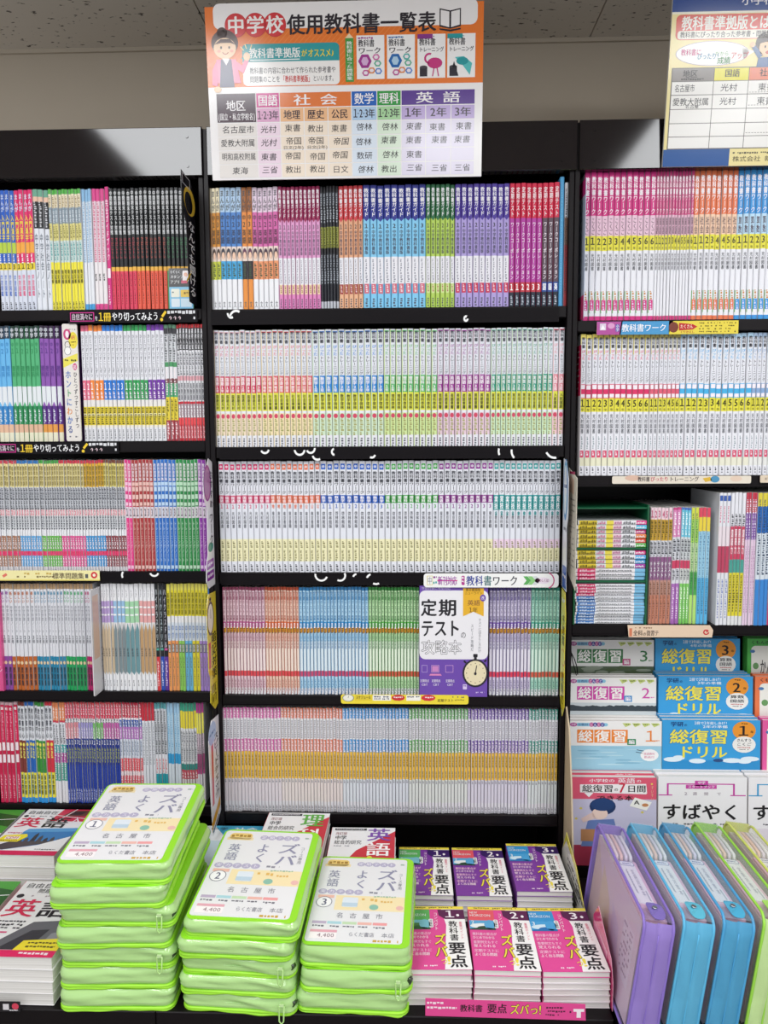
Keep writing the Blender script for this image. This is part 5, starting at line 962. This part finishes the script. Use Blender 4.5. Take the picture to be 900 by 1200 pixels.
# ------------------------------------------------------------------ green zipped cases
FILM = mat('frosted_vinyl_side', 0.16, 0.6, coat=0.4, bump=(22, 0.2, 0.004))
SHEETM = mat('printed_sheet_under_vinyl', 0.3, 0.45)
def rr(W, L, r, z, n=5, dx=0.0):
    p = []
    for cx, cy, a0 in ((W/2-r,L-r,0),(-W/2+r,L-r,90),(-W/2+r,r,180),(W/2-r,r,270)):
        for k in range(n):
            a = math.radians(a0+k*90/(n-1)); p.append((cx+(r+dx)*math.cos(a), cy+(r+dx)*math.sin(a), z))
    return p
def dense(loop, step):
    out = []; n = len(loop)
    for k in range(n):
        a, b = Vector(loop[k]), Vector(loop[(k+1) % n]); m_ = max(1, int((b-a).length/step))
        for j in range(m_): out.append(a.lerp(b, j/m_))
    return out
LIME, LIME2, PALE = 'a0e238', '94da2c', 'b0d88a'
def zip_case(W, L, T, seed, draw=None, puller=False):
    rnd = random.Random(seed); root = empty('zipped_case', (0,0,0)); r = 0.016
    ph = rnd.uniform(0, 6); kx = rnd.uniform(9, 14)
    def wave(p): return 0.0016*math.sin(p[0]*kx*3+p[1]*kx*2+ph) + 0.0009*math.sin(p[0]*kx*9-p[1]*21+2*ph)
    base = dense(rr(W, L, r, 0), 0.008); cen = Vector((0, L/2, 0))
    def ring(z, off):
        out = []
        for p in base:
            d_ = Vector((p.x, p.y-L/2, 0)); u = Vector((d_.x/(W/2), d_.y/(L/2), 0)); nx = Vector((u.x**5, u.y**5, 0)); nx = nx.normalized() if nx.length > 0 else u.normalized()
            out.append((p.x+nx.x*off, p.y+nx.y*off, z))
        return out
    m = MB(); prof = [(0.06,-.0035),(0.13,-.001),(0.24,.0016),(0.36,.0028),(0.47,.0004),(0.58,.0026),(0.72,.0012),(0.86,-.0012),(0.94,-.0035)]
    rings = []
    for f, o in prof:
        rg = ring(T*f, 0.0); k_ = math.sin(math.pi*f); zz = []
        for (x, y, z), (x2, y2, _) in zip(rg, ring(T*f, 1.0)):
            q_ = o + k_*(.0016*math.sin(x*31+ph+f*5) + .0011*math.sin(x*67-y*30+f*9+ph*2) + .0007*math.sin(y*80+ph))
            zz.append((x+(x2-x)*q_, y+(y2-y)*q_, z + k_*(.004*math.sin(x*17+ph) + .0018*math.sin(x*45+2*ph+f*3))))
        rings.append(zz)
    m.grid(rings, PALE, 0, True, False); m.face(ring(T*0.06, -.0035)[::-1], PALE); m.face(ring(T*0.94, -.0035), PALE)
    m.build('side_panel', [FILM], root)
    zp = [(x, y, z) for x, y, z in ring(T*0.47, -.0006)]
    m = MB(); m.tube(zp, 0.0010, 'a4d080', seg=6, closed=True); m.build('zip', [FILM], root)
    for nm, z, w_ in (('bottom_piping', 0.003, .3), ('top_piping', T-0.003, 1)):
        m = MB(); lp = [(x, y, z+wave((x, y))*w_*(1 if nm[0] == 'b' else 1)) for x, y, z in ring(0, .0)]
        if nm[0] == 'b': lp = [(x, y, max(z_, .003)) for x, y, z_ in lp]
        m.tube(lp, 0.003, LIME, seg=8, closed=True)
        m.face([(x, y, (T-0.0016) if nm[0] == 't' else 0.0016) for x, y, z in ring(0, -.002)][::(1 if nm[0] == 't' else -1)], LIME2 if nm[0] == 't' else LIME)
        m.build(nm, [PIPE], root)
    if draw:
        m = MB(); q = plate(m, (-W/2+.006, L-.008, T-0.0006), (1,0,0), (0,-1,0), W-.021, L-.019, 100, 140, rr_pts(100, 140, 4), 'e4e3e4', 0.0008)
        draw(q); m.build('cover_sheet', [SHEETM], root)
    if puller:
        m = MB(); x = W/2-.022; y = -.005
        lp = [(x-.0045, y-.003, T*.62), (x+.0045, y-.003, T*.62), (x+.004, y-.0055, T*.62-.026), (x, y-.006, T*.62-.031), (x-.004, y-.0055, T*.62-.026)]
        m.tube(lp, 0.0014, 'b8e08c', seg=6, closed=True); m.box(x-.004, x+.004, y-.004, y-.001, T*.6, T*.72, 'c4e0a4'); m.build('zip_puller', [FILM], root)
        m = MB(); m.tube([(W/2-.006, .004, T*.5), (W/2-.0025, .012, T*.5)], T*.17, '2a3a22', seg=10); m.build('zip_opening', [FILM], root)
    return root
def d_case(n):
    def f(s):
        s.rrect(6, 4, 26, 12, 5, 'e8c878', 1); s.fine(8, 7, 22, 5, 'a07a30', 2, 3, .9); s.rect(4, 12, 30, 5, 'ecd8a8', 1)
        for k, ch in enumerate('定期テスト'): s.ell(46+k*9, 11, 4.6, 4.2, 'b4aec6', 1); s.text(43+k*9, 8, 6, 6, ch, 'e8e4ee', 1, L=3)
        s.fine(88, 8, 10, 4, '9ab0a0', 1, 5); s.text(10, 24, 14, 30, '英語', '9496a8', 1, True); s.text(42, 22, 15, 34, 'よく', '8e8ea6', 1, True); s.text(66, 20, 24, 40, 'ズバ', '8e8ea6', 1, True); s.text(91, 26, 5, 30, 'コース専用', '8a8a94', 0, True)
        for k, ch in enumerate('実力テスト'): s.ell(8+k*10, 62, 5, 4.4, 'b4aec6', 1); s.text(5+k*10, 59, 6, 6, ch, 'e8e4ee', 1, L=3)
        s.fine(60, 60, 14, 4, '8a8a94', 1, 7, .8); s.fine(66, 67, 24, 3, '9ab89a', 1, 8, .8)
        s.rect(24, 68, 76, 24, 'f0deb0', 0.5); s.rect(4, 68, 18, 5, 'e8b8a8', 1); s.ell(12, 80, 8.5, 8.5, 'f4f2f2', 2); s.arc(12, 80, 8.5, 0, 360, .8, '7a7a84', 3, 20); s.text(9, 73.5, 6.5, 13, n, '62647a', 1, L=4)
        s.rrect(32, 71, 17, 16, 2, 'dce4ec', 2); s.rect(32, 80, 17, 6, 'bcd0de', 3); s.fine(53, 72, 18, 5, 'e0b45c', 2, 9, .8); s.ell(67, 86, 5, 4.4, '8cbca8', 2); s.fine(74, 75, 18, 4, 'e0b45c', 2, 10, .8); s.ell(95, 86, 4, 3.6, 'e8b8b0', 2)
        for k, ch in enumerate('名古屋市'): s.text(28+k*14, 96, 8, 9, ch, '82828c', 0)
        for k, c in enumerate(('b8a8c0','a8d0d8','c0d8b0','e8b4a8','e89c9c')): s.rect(4+k*16, 110, 15, 4, c, 1); s.fine(5+k*16, 116, 12, 3, '6a6a74', 1, k, .9)
        s.rect(4, 123, 28, 3.6, 'e0a4b0', 1); s.rect(4, 127, 28, 9, 'f4ecec', 1); s.text(12, 128, 18, 6.5, '4,400', '8a6a74', 0); s.text(44, 125, 27, 7, 'らくだ書店', '84848e', 0); s.text(78, 125, 14, 7, '本店', '84848e', 0); s.fine(70, 135, 26, 4, 'c8a040', 1, 12, .9)
    return f
CS = 'bright green zipped case'
def case_stack(n, cx, y0, W, L, T, num, where, offs, rot, pull, tilt):
    """n cases, the bottom one flat, each a little more tilted towards the front"""
    z = PLAT_Z + 0.0006; proto = {}
    for k in range(n):
        top = (k == n-1); a = math.radians(tilt*k/max(1, n-1)); pl = (n-1-k) in pull
        key = 'top' if top else pl
        if key not in proto: proto[key] = r = zip_case(W, L, T, n*7+k, d_case(num) if top else None, pl); first = True
        else: r = None
        ox, oy, orot = offs[(n-1-k) % len(offs)]
        loc = (cx+ox, y0+oy, z); rot_ = (a, 0, math.radians(rot+orot))
        lab = '%s %s of pile %s' % ('topmost' if top else ('bottom' if k == 0 else ORDT[n-1-k]), CS, where) + (' with cover sheet %s' % num if top else '')
        if r: put(r, loc, rot_, lab, 'case', CS+'s in the pile '+where)
        else: copy_thing(proto[key], loc, rot_, label=lab, group=CS+'s in the pile '+where)
        z += T*1.004 + 0.0006
case_stack(7, -0.524, 1.268, 0.203, 0.268, 0.0385, '1', 'on the left', [(.0,.004,0),(-.008,-.004,.6),(.006,.004,-.5),(-.002,.002,.5),(.003,.006,-.4),(.0,.004,.2),(.0,.0,0)], 1.0, (2, 4), 5.2)
case_stack(5, -0.303, 1.268, 0.203, 0.268, 0.0335, '2', 'in the middle', [(.005,.003,0),(-.005,-.002,.7),(-.001,.003,-.6),(-.004,-.001,.5),(.0,.0,0)], -3.0, (2, 4), 6.0)
case_stack(3, -0.0975, 1.27, 0.196, 0.266, 0.041, '3', 'on the right', [(.002,.003,0),(.003,-.002,.5),(-.004,0,0)], -2.2, (1,), 3.6)

# ------------------------------------------------------------------ upright pastel cases on the right
CLEARS = {}
def up_case(c_rim, c_front, c_tab, tint):
    """origin bottom centre of the front; x across, y back, z up"""
    W, L, H = 0.05, 0.325, 0.212; root = empty('pencil_style_case', (0,0,0)); root.name = 'upright_case'
    if tint not in CLEARS: CLEARS[tint] = clear_mat('clear_vinyl', tint, 0.24, 0.12)
    CV = CLEARS[tint]
    # clear sides, top and back
    m = MB(); x = W/2-.001
    def wob(sgn): return [[(sgn*(x+0.0022*math.sin(3.0*v/H*math.pi+y*9)*math.sin(math.pi*y/L)*math.sin(math.pi*v/H)), y, v) for v in [H*k/8 for k in range(9)]] for y in [L*k/12 for k in range(13)]]
    for sgn in (-1, 1): m.grid(wob(sgn), 'ffffff', 0, closed=False)
    m.face([(-x,.002,H-.001),(x,.002,H-.001),(x,L,H-.001),(-x,L,H-.001)], 'ffffff'); m.build('clear_body', [CV], root)
    m = MB(); m.box(-x+.0003, x-.0003, L-.003, L-.0012, .001, H-.002, c_rim); m.build('back_panel', [PIPE], root)
    # rims round both side faces
    for sgn in (-1, 1):
        r = 0.02; lp = []
        for cy, cz, a0 in ((L-r,H-r,0),(r,H-r,90),(r,r,180),(L-r,r,270)):
            for k in range(6):
                a = math.radians(a0+k*18); lp.append((sgn*(x+.0006), cy+r*math.cos(a), cz+r*math.sin(a)))
        m = MB(); m.tube(lp, 0.0026, c_rim, seg=7, closed=True); m.build('rim', [PIPE], root)
    # cloth front with sunken zip line and rounded top
    m = MB(); nz = 14; rows = []
    for k in range(nz+1):
        z = 0.004+(H-0.010)*k/nz; yy = 0.0 if z < H-.02 else 0.02-math.sqrt(max(0, .02**2-(z-(H-.02))**2))
        row = []
        for j in range(13):
            u = -1+2*j/12; ud = abs(u)
            dep = 0.004*math.exp(-(u/.13)**2) + 0.006*(1-ud**4)*0 - 0.005*(1-ud)**0.6*(1-0.55*math.exp(-((z-H+.012)/.02)**2))
            row.append((u*(x-.001), yy+dep-.001+.0012*math.sin(z*60+u*4), z))
        rows.append(row)
    m.grid(rows, c_front, 0, closed=False); fr = m.build('front_panel', [VINYL], root)
    m = MB(); m.tube([(0.0004, -.002+(0 if z < H-.02 else .004), z) for z in [0.006+(H-.03)*k/10 for k in range(11)]], 0.0014, c_rim, seg=6); m.build('zip', [PIPE], root)
    # tab with rivet lying on the top near the front
    m = MB(); ol = rr_pts(1, 1, .35); n = len(ol); tw, tl = 0.027, 0.046
    a = [(-tw/2+tw*px_, 0.004+tl*(1-py_), H+.0016+.004*math.sin(math.pi*py_)) for px_, py_ in ol]; b_ = [(p[0], p[1], p[2]-.0012) for p in a]
    m.face(a[::-1], c_tab); m.face(b_, c_tab)
    for k in range(n): m.face([a[k], a[(k+1) % n], b_[(k+1) % n], b_[k]], c_tab)
    tb = m.build('tab', [PIPE], root)
    m = MB(); m.tube([(0, .032, H+.003), (0, .032, H+.0055)], .0042, 'b9bcc0', seg=12); m.build('rivet', [METAL], tb)
    return root
def d_lab(s):
    s.rrect(0, 0, 100, 300, 8, 'f0eeee', 1); s.rrect(0, 0, 100, 34, 14, '8088b0', 2); s.rrect(4, 4, 92, 26, 12, 'f0eef4', 3); s.fine(20, 12, 60, 10, '6a70a0', 4, 3, .9); s.text(52, 60, 22, 190, '定期対策本', '8a8ca0', 0, True); s.fine(20, 60, 8, 200, 'b0b0b8', 2, 5)
    for k in range(10): s.rect(24, 60+k*18, 7, 12, 'a8a8b4', 3)
    s.rect(80, 210, 10, 70, 'b8b8c0', 2)
def content():
    W, L, H = 0.041, 0.30, 0.192; root = empty('spiral_workbook', (0,0,0))
    m = MB(); m.box(-W/2, W/2, 0.012, L, 0.004, H, 'ffffff'); m.build('page_block', [PAGES], root)
    m = MB(); m.box(-W/2-.0012, -W/2-.0002, .011, L, .003, H+.001, 'e4c8bc'); m.box(W/2+.0002, W/2+.0012, .011, L, .003, H+.001, 'e8b8cc')
    sh = Sheet(m, (-W/2-.0012, L, H+.001), (0,-1,0), (0,0,-1), L-.011, H-.002, 290, 190); sh.poly([(0,0),(290,0),(290,190),(180,190)], 'e8d0d8', 1); sh.poly([(60,30),(120,70),(150,150),(60,120)], 'e8d0b0', 2); sh.poly([(140,60),(190,80),(200,150),(160,150)], 'dcc4d8', 2); sh.rect(210, 40, 60, 100, 'ecdce4', 2)
    for k in range(8): sh.fine(212, 46+k*11, 50, 6, 'a88a98', 3, k)
    m.build('cover', [PRINT], root)
    m = MB(); m.box(-W/2, W/2, .013, .195, H+.0002, H+.0052, 'ecc0d2'); m.build('pink_band', [PRINT], root)
    m = MB(); sh = plate(m, (-.014, .192, H+.0066), (1,0,0), (0,-1,0), .028, .135, 100, 300, rr_pts(100, 300, 6), 'f0eeee', .0012); d_lab(sh); m.build('title_label', [PRINT], root)
    for j in range(4):
        xx = -.0135+j*.009
        m = MB()
        for q in range(1):
            m.tube([(xx, .20+.0*q, H+.001), (xx, .205, H+.010), (xx, .24, H+.012), (xx, .278, H+.011), (xx, .29, H+.006), (xx, .285, H-.004)], .0032, ('ecd8d0','e8c4b4','dcd4e0','e4e4e4')[j], seg=7)
        m.build('coil', [PRINT], root)
    return root
specs = [('8a72c4','8f78c0','7a68b0','b4a4d8','lavender','leftmost upright case, beside the pink tray card'), ('5cb4dc','58a8cc','5ab4cc','b4d4e4','sky blue','upright case just right of the lavender one'),
 ('4ca0d0','4a98c0','4aa8cc','a8cce0','deeper blue','upright case between the sky blue and lime ones'), ('9cd84c','bcd894','a4d860','c8dcc8','lime green','upright case right of the two blue ones'), ('d4dc6c','d4d894','ccd860','dcdcc0','pale yellow','upright case cut off at the right picture edge')]
lean = math.radians(7.5)
c0 = None
for k, (rim, fr_, tb_, tint, nm, lab) in enumerate(specs):
    r = up_case(rim, fr_, tb_, tint); xk = 0.3885+k*0.0672; yk = 1.215+0.004*k
    put(r, (xk, yk, PLAT_Z+.0028+.025*math.sin(lean)), (0, lean, 0), '%s %s' % (nm, lab), 'case', 'upright zipped cases on the right platform')
    lab2 = 'spiral-bound workbook inside the %s upright case' % nm
    if c0 is None: c0 = content(); q = c0
    else: q = copy_thing(c0, (0,0,0))
    off = Matrix.Rotation(lean, 3, 'Y') @ Vector((0.0, 0.008, 0.003))
    put(q, (xk+off.x, yk+off.y, PLAT_Z+.0028+.025*math.sin(lean)+off.z), (0, lean, 0), lab2, 'book', 'spiral workbooks inside the upright cases')
# ------------------------------------------------------------------ signs on the header boards
def sign(name, label, TL, BR, Yt, Yb, dw, dh, draw, col, th=0.006):
    a, c = P(TL[0], TL[1], Yt), P(BR[0], BR[1], Yb); cx = (a.x+c.x)/2; W = c.x-a.x
    H = math.hypot(a.z-c.z, Yt-Yb); ang = math.atan2(Yb-Yt, a.z-c.z)
    root = empty(name, (cx, Yb, c.z), (ang, 0, 0)); tag(root, label, 'sign')
    mb = MB(); sh = plate(mb, (-W/2, 0, H), (1,0,0), (0,0,-1), W, H, dw, dh, [(0,0),(dw,0),(dw,dh),(0,dh)], col, th, 'dcdad8')
    draw(sh); mb.build('board', [GLOSS], root)
    return root, W, H
OR_, DK = 'e87a34', '32303a'
def d_main(s):
    s.rect(0, 0, 738, 206, OR_, 1)
    for k in range(70): x = -190+k*14; s.poly([(max(0,min(738,x)),206),(max(0,min(738,x+190)),0),(max(0,min(738,x+193)),0),(max(0,min(738,x+3)),206)], 'ec8844', 2) if 0 < x < 545 else None
    s.rrect(22, -8, 700, 66, 18, 'f1eeee', 3)
    s.rect(22, -8, 700, 8, OR_, 4) if False else None
    for k, ch in enumerate('中学校'): s.ell(82+k*52, 48, 30, 31, 'c8303a', 5, 28); s.ell(82+k*52, 48, 28, 29, 'd43a40', 6, 28); s.text(58+k*52, 24, 48, 48, ch, 'f6f0ee', 2, L=8)
    s.text(218, 22, 396, 54, '使用教科書一覧表', '302c34', 2, L=6)
    for sg in (-1, 1): s.poly([(650,22),(650+sg*28,16),(650+sg*28,62),(650,68)], '302c34', 5); s.poly([(650+sg*2.5,25),(650+sg*25,20),(650+sg*25,58),(650+sg*2.5,64)], 'f1eeee', 6)
    s.poly([(622,66),(650,70),(678,66),(678,70),(650,75),(622,70)], '302c34', 6)
    # clerk
    s.ell(44, 66, 14, 14, '4a2c28', 7); s.ell(50, 92, 36, 34, '4a2c28', 7, 26); s.ell(50, 106, 30, 27, 'f2cda8', 8, 26); s.poly([(22,96),(40,82),(64,82),(80,98),(66,92),(40,92)], '4a2c28', 9)
    s.ell(40, 104, 2.6, 3.6, '3a2420', 9); s.ell(62, 104, 2.6, 3.6, '3a2420', 9); s.ell(34, 113, 5, 3.5, 'eca48c', 9); s.ell(68, 113, 5, 3.5, 'eca48c', 9); s.arc(51, 113, 8, 20, 160, 2, 'b04838', 9)
    s.poly([(26,134),(78,134),(90,196),(20,196)], 'e884a4', 7); s.poly([(38,134),(66,134),(72,206),(32,206)], '5c5a72', 8); s.poly([(42,132),(62,132),(52,150)], 'f4f0ee', 9)
    s.poly([(78,138),(94,150),(104,132),(114,136),(98,172),(82,160)], 'e884a4', 8); s.ell(108, 128, 9, 11, 'f2cda8', 9); s.poly([(26,138),(14,160),(12,200),(26,204),(30,170)], 'e07a9c', 8); s.ell(26, 212, 10, 8, 'f2cda8', 9)
    for x0, y0, x1, y1 in ((100,112,92,102),(108,108,104,96),(118,110,122,98)): s.line(x0, y0, x1, y1, 2.5, 'f4e0a0', 7)
    s.rrect(96, 96, 260, 108, 12, 'f3f0ee', 4); s.rrect(96, 96, 260, 46, 12, '2f9aa0', 5); s.rect(96, 126, 260, 16, '2f9aa0', 5.5); s.poly([(106,126),(92,132),(106,138)], '2f9aa0', 5)
    s.text(114, 106, 138, 28, '教科書準拠版', 'f4f6f4', 1, L=8); s.text(254, 112, 16, 20, 'が', 'f0d83a', 1, L=8); s.text(272, 110, 78, 24, 'オススメ♪', 'f0d83a', 1, L=8); s.line(116, 138, 250, 137, 2.4, 'f4f6f4', 7)
    s.text(114, 156, 232, 18, '教科書の内容に合わせて作られた参考書や', '46424a', 0, L=6); s.text(114, 178, 82, 18, '問題集のことを', '46424a', 0, L=6); s.text(198, 178, 84, 19, '「教科書準拠版」', 'd03a38', 1, L=6); s.text(284, 178, 62, 18, 'といいます。', '46424a', 0, L=6)
    s.rect(372, 86, 22, 112, '4a9a4a', 4); s.poly([(372,86),(394,86),(383,74)], 'f0d8b0', 4); s.text(375, 94, 16, 100, '教科書に合った問題集', 'f2f4ee', 1, True, L=6)
    for k, (x, kind, c1, c2) in enumerate(((402,'ワーク','a03a90','d06aa8'),(483,'ワーク','2c6ab0','4ab0a8'),(564,'トレーニング','8a3a8c','c83a80'),(643,'トレーニング','2c9aa0','5ac0c0'))):
        s.rect(x, 80, 74, 112, 'f4f2f2', 4); s.fine(x+4, 84, 40, 6, c1, 6, k, .9); s.text(x+4, 90, 44, 20, '教科書', '32303a', 1, L=6)
        if k < 2:
            s.text(x+48, 90, 24, 20, '', '32303a'); s.text(x+4, 110, 62, 18, kind, '32303a', 1, L=6); s.ell(x+22, 146, 18, 20, c1, 6, 6); s.ell(x+22, 146, 10, 12, 'd8b0d8' if k == 0 else 'b0d0e8', 7, 6)
            for q, (dx, dy) in enumerate(((52,136),(56,152),(40,170),(58,172),(24,176))): s.ell(x+dx, dy, 10, 9, (c2,'58b090','e08a50','5a8ad0','c05a9a')[q], 6, 6); s.ell(x+dx, dy, 6, 5, 'f0e8f0', 7, 6)
        else:
            s.rect(x, 80, 40, 12, c1, 5); s.text(x+4, 112, 66, 14, kind, '32303a', 1, L=6)
            s.rect(x+6, 164, 20, 24, '32303a', 6); s.ell(x+16, 164, 10, 4, '46424a', 7)
            if k == 2: s.ell(x+46, 154, 20, 14, c2, 6); s.arc(x+32, 142, 12, 90, 290, 5, c2, 6); s.line(x+44, 166, x+40, 188, 3, c2, 6); s.line(x+52, 166, x+56, 188, 3, c2, 6)
            else: s.poly([(x+20,140),(x+44,138),(x+66,156),(x+60,186),(x+42,162)], c2, 6); s.ell(x+40, 150, 16, 10, c1, 7); s.poly([(x+6,188),(x+18,150),(x+30,188)], '32303a', 7)
    # table
    s.rrect(18, 222, 704, 226, 10, 'f1eeee', 3)
    def cell(x, y, w_, h_, c, L=5): s.rect(x+1.2, y+1.2, w_-2.4, h_-2.4, c, L)
    X = [20, 128, 194, 258, 324, 386, 456, 522, 588, 652, 720]
    X = [20, 128, 192, 257, 322, 386, 455, 520, 586, 654, 718]
    cell(20, 222, 108, 78, '4c3a46'); s.text(46, 240, 54, 30, '地区', 'f2eef0', 1, L=7); s.text(24, 274, 100, 20, '(国立・私立学校名)', 'f2eef0', 1, L=7)
    for a, b_, c, tx in ((1,2,'c83a88','国語'),(2,5,'e07a40','社　会'),(5,6,'2c64b8','数学'),(6,7,'3a9a4a','理科'),(7,10,'5a3a90','英　語')):
        cell(X[a], 222, X[b_]-X[a], 40, c); m_ = (X[a]+X[b_])/2; w_ = 54 if b_-a == 1 else 120; s.text(m_-w_/2, 227, w_, 31, tx, 'f4f0f2', 1, L=7)
    for k, (tx, c) in enumerate((('1·2·3年','dca6c8'),('地理','eab88c'),('歴史','eab88c'),('公民','eab88c'),('1·2·3年','b0cce8'),('1·2·3年','a8d4a0'),('1年','bca8d8'),('2年','bca8d8'),('3年','bca8d8'))):
        cell(X[k+1], 262, X[k+2]-X[k+1], 38, c); w_ = 58 if len(tx) > 3 else 46; m_ = (X[k+1]+X[k+2])/2; s.text(m_-w_/2, 268, w_, 26, tx, '3c3440', 1, L=7)
    rowsT = [('名古屋市','光村','東書','教出','東書','啓林','啓林','東書','東書','東書'), ('愛教大附属','光村','帝国','帝国','帝国','啓林','東書','東書','東書','東書'),
             ('明和高校附属','東書','帝国','帝国','帝国','数研','啓林','東書','',''), ('東海','三省','教出','教出','日文','啓林','教出','三省','三省','三省')]
    cols = ['e6e0dc','eed8e6','f2e2d0','f2e2d0','f2e2d0','dce6f2','dcecd8','e2dcee','e2dcee','e2dcee']
    for r_, row in enumerate(rowsT):
        y = 300+r_*37
        for k, tx in enumerate(row):
            cell(X[k], y, X[k+1]-X[k], 37, cols[k])
            if tx: w_ = min(X[k+1]-X[k]-14, 22*len(tx)); m_ = (X[k]+X[k+1])/2; s.text(m_-w_/2+random.uniform(-3,3), y+(3 if r_ == 1 and k in (2, 3) else 7)+random.uniform(-2,2)*(not (r_ == 1 and k in (2, 3))), w_, 21, tx, '2c2a30', 0, L=7, slant=random.uniform(0,.16))
    for k in (2, 3): s.text(X[k]+6, 363, 56, 10, '日文(2年)', '2c2a30', 0, L=7)
sign('textbook_sign', 'large orange and white textbook list sign with a table, above the middle bookcase', (239.5, 8.5), (564, 206.5), D-0.055, D-0.02, 738, 453, d_main, 'f1eeee')
def d_right(s):
    s.rect(0, 0, 800, 48, '24468c', 1); s.rect(0, 48, 800, 450, 'efe0a0', 1); s.rect(0, 44, 800, 6, 'f0ecdc', 2)
    s.text(206, -4, 330, 34, '小学校使用教科書一覧', 'f0f0f2', 1, L=4)
    s.rrect(14, 52, 700, 72, 14, 'd84a3c', 3); s.text(30, 56, 300, 42, '教科書準拠版とは？', 'f4f0e8', 2, L=5); s.rrect(20, 98, 690, 24, 8, 'f0ece0', 4); s.text(28, 100, 320, 19, '教科書にぴったり合った参考書・問題集のこと', '3a3434', 1, L=5)
    s.ell(130, 164, 112, 36, 'b8a8c0', 3, 30); s.ell(130, 164, 110, 34.5, 'f4f2f0', 4, 30); s.poly([(220,150),(258,160),(224,182)], 'f4f2f0', 4)
    s.text(34, 150, 62, 20, '教科書に', 'c83a80', 1, L=6); s.text(84, 162, 74, 20, 'ぴったり！', '3a8ab0', 1, L=6); s.text(138, 158, 42, 14, 'だから', '5aa05a', 0, L=6); s.text(146, 174, 40, 22, '成績', '3a8a4a', 1, L=6); s.text(186, 160, 54, 22, 'アップ', 'c84a4a', 1, L=6)
    s.ell(292, 138, 34, 34, '3c2c24', 4); s.ell(296, 150, 26, 28, 'f0c8a0', 5); s.poly([(262,140),(280,122),(310,122),(322,134),(300,132)], '3c2c24', 6); s.ell(288, 148, 2.6, 4, '2a2020', 6); s.ell(306, 148, 2.6, 4, '2a2020', 6); s.ell(298, 164, 8, 5, 'c04a3c', 6)
    s.poly([(270,178),(330,178),(336,206),(266,206)], '4a6a9c', 5); s.poly([(270,182),(246,148),(256,142),(284,172)], '4a6a9c', 5); s.ell(249, 141, 8, 8, 'f0c8a0', 6)
    X = [12, 140, 246, 360, 470, 580, 690]; Y = [206, 244, 284, 326, 368, 408, 444]
    s.rect(10, 204, 684, 242, '6a6460', 3); c1 = ['8a8480','e8e04a','e8886c','7ab0d8','7ac08a','c8a0d0']
    for k in range(6):
        for j in range(6): s.rect(X[k]+1, Y[j]+1, X[k+1]-X[k]-2, Y[j+1]-Y[j]-2, c1[k] if j == 0 else 'f2f0ec', 4)
        s.text(X[k]+32, 210, 46, 24, ('地区','国語','社会','算数','理科','英語')[k], '2c2a2c', 1, L=6)
    s.fine(40, 235, 70, 6, '3c3a3a', 6, 3, .9)
    s.text(22, 252, 62, 24, '名古屋市', '2c2a30', 0, L=6); s.text(18, 292, 112, 24, '愛教大附属', '2c2a30', 0, L=6); s.text(58, 312, 42, 12, '名古屋', '2c2a30', 0, L=6)
    for r_ in (252, 292):
        s.text(162, r_, 52, 24, '光村', '2c2a30', 0, L=6); s.text(276, r_, 52, 24, '東書', '2c2a30', 0, L=6); s.text(390, r_, 52, 24, '啓林', '2c2a30', 0, L=6)
    for r_ in (278, 316, 398): [s.rect(250+k*9, r_, 6, 1.6, '8a8684', 6) for k in range(12)]
    s.rect(206, 446, 594, 52, 'efe0a0', 4); s.rect(0, 446, 206, 52, '2c5a9c', 4); s.fine(216, 456, 240, 7, '6a6450', 6, 3, .9); s.text(216, 468, 210, 18, '株式会社 新興出版社', '4a4438', 0, L=6)
sign('textbook_sign', 'yellow and blue primary school list sign at the upper right edge, partly cut off', (789, -4), (1075, 191), D-0.06, D-0.02, 790, 498, d_right, 'efe0a0')
bpy.data.objects.remove(_to)
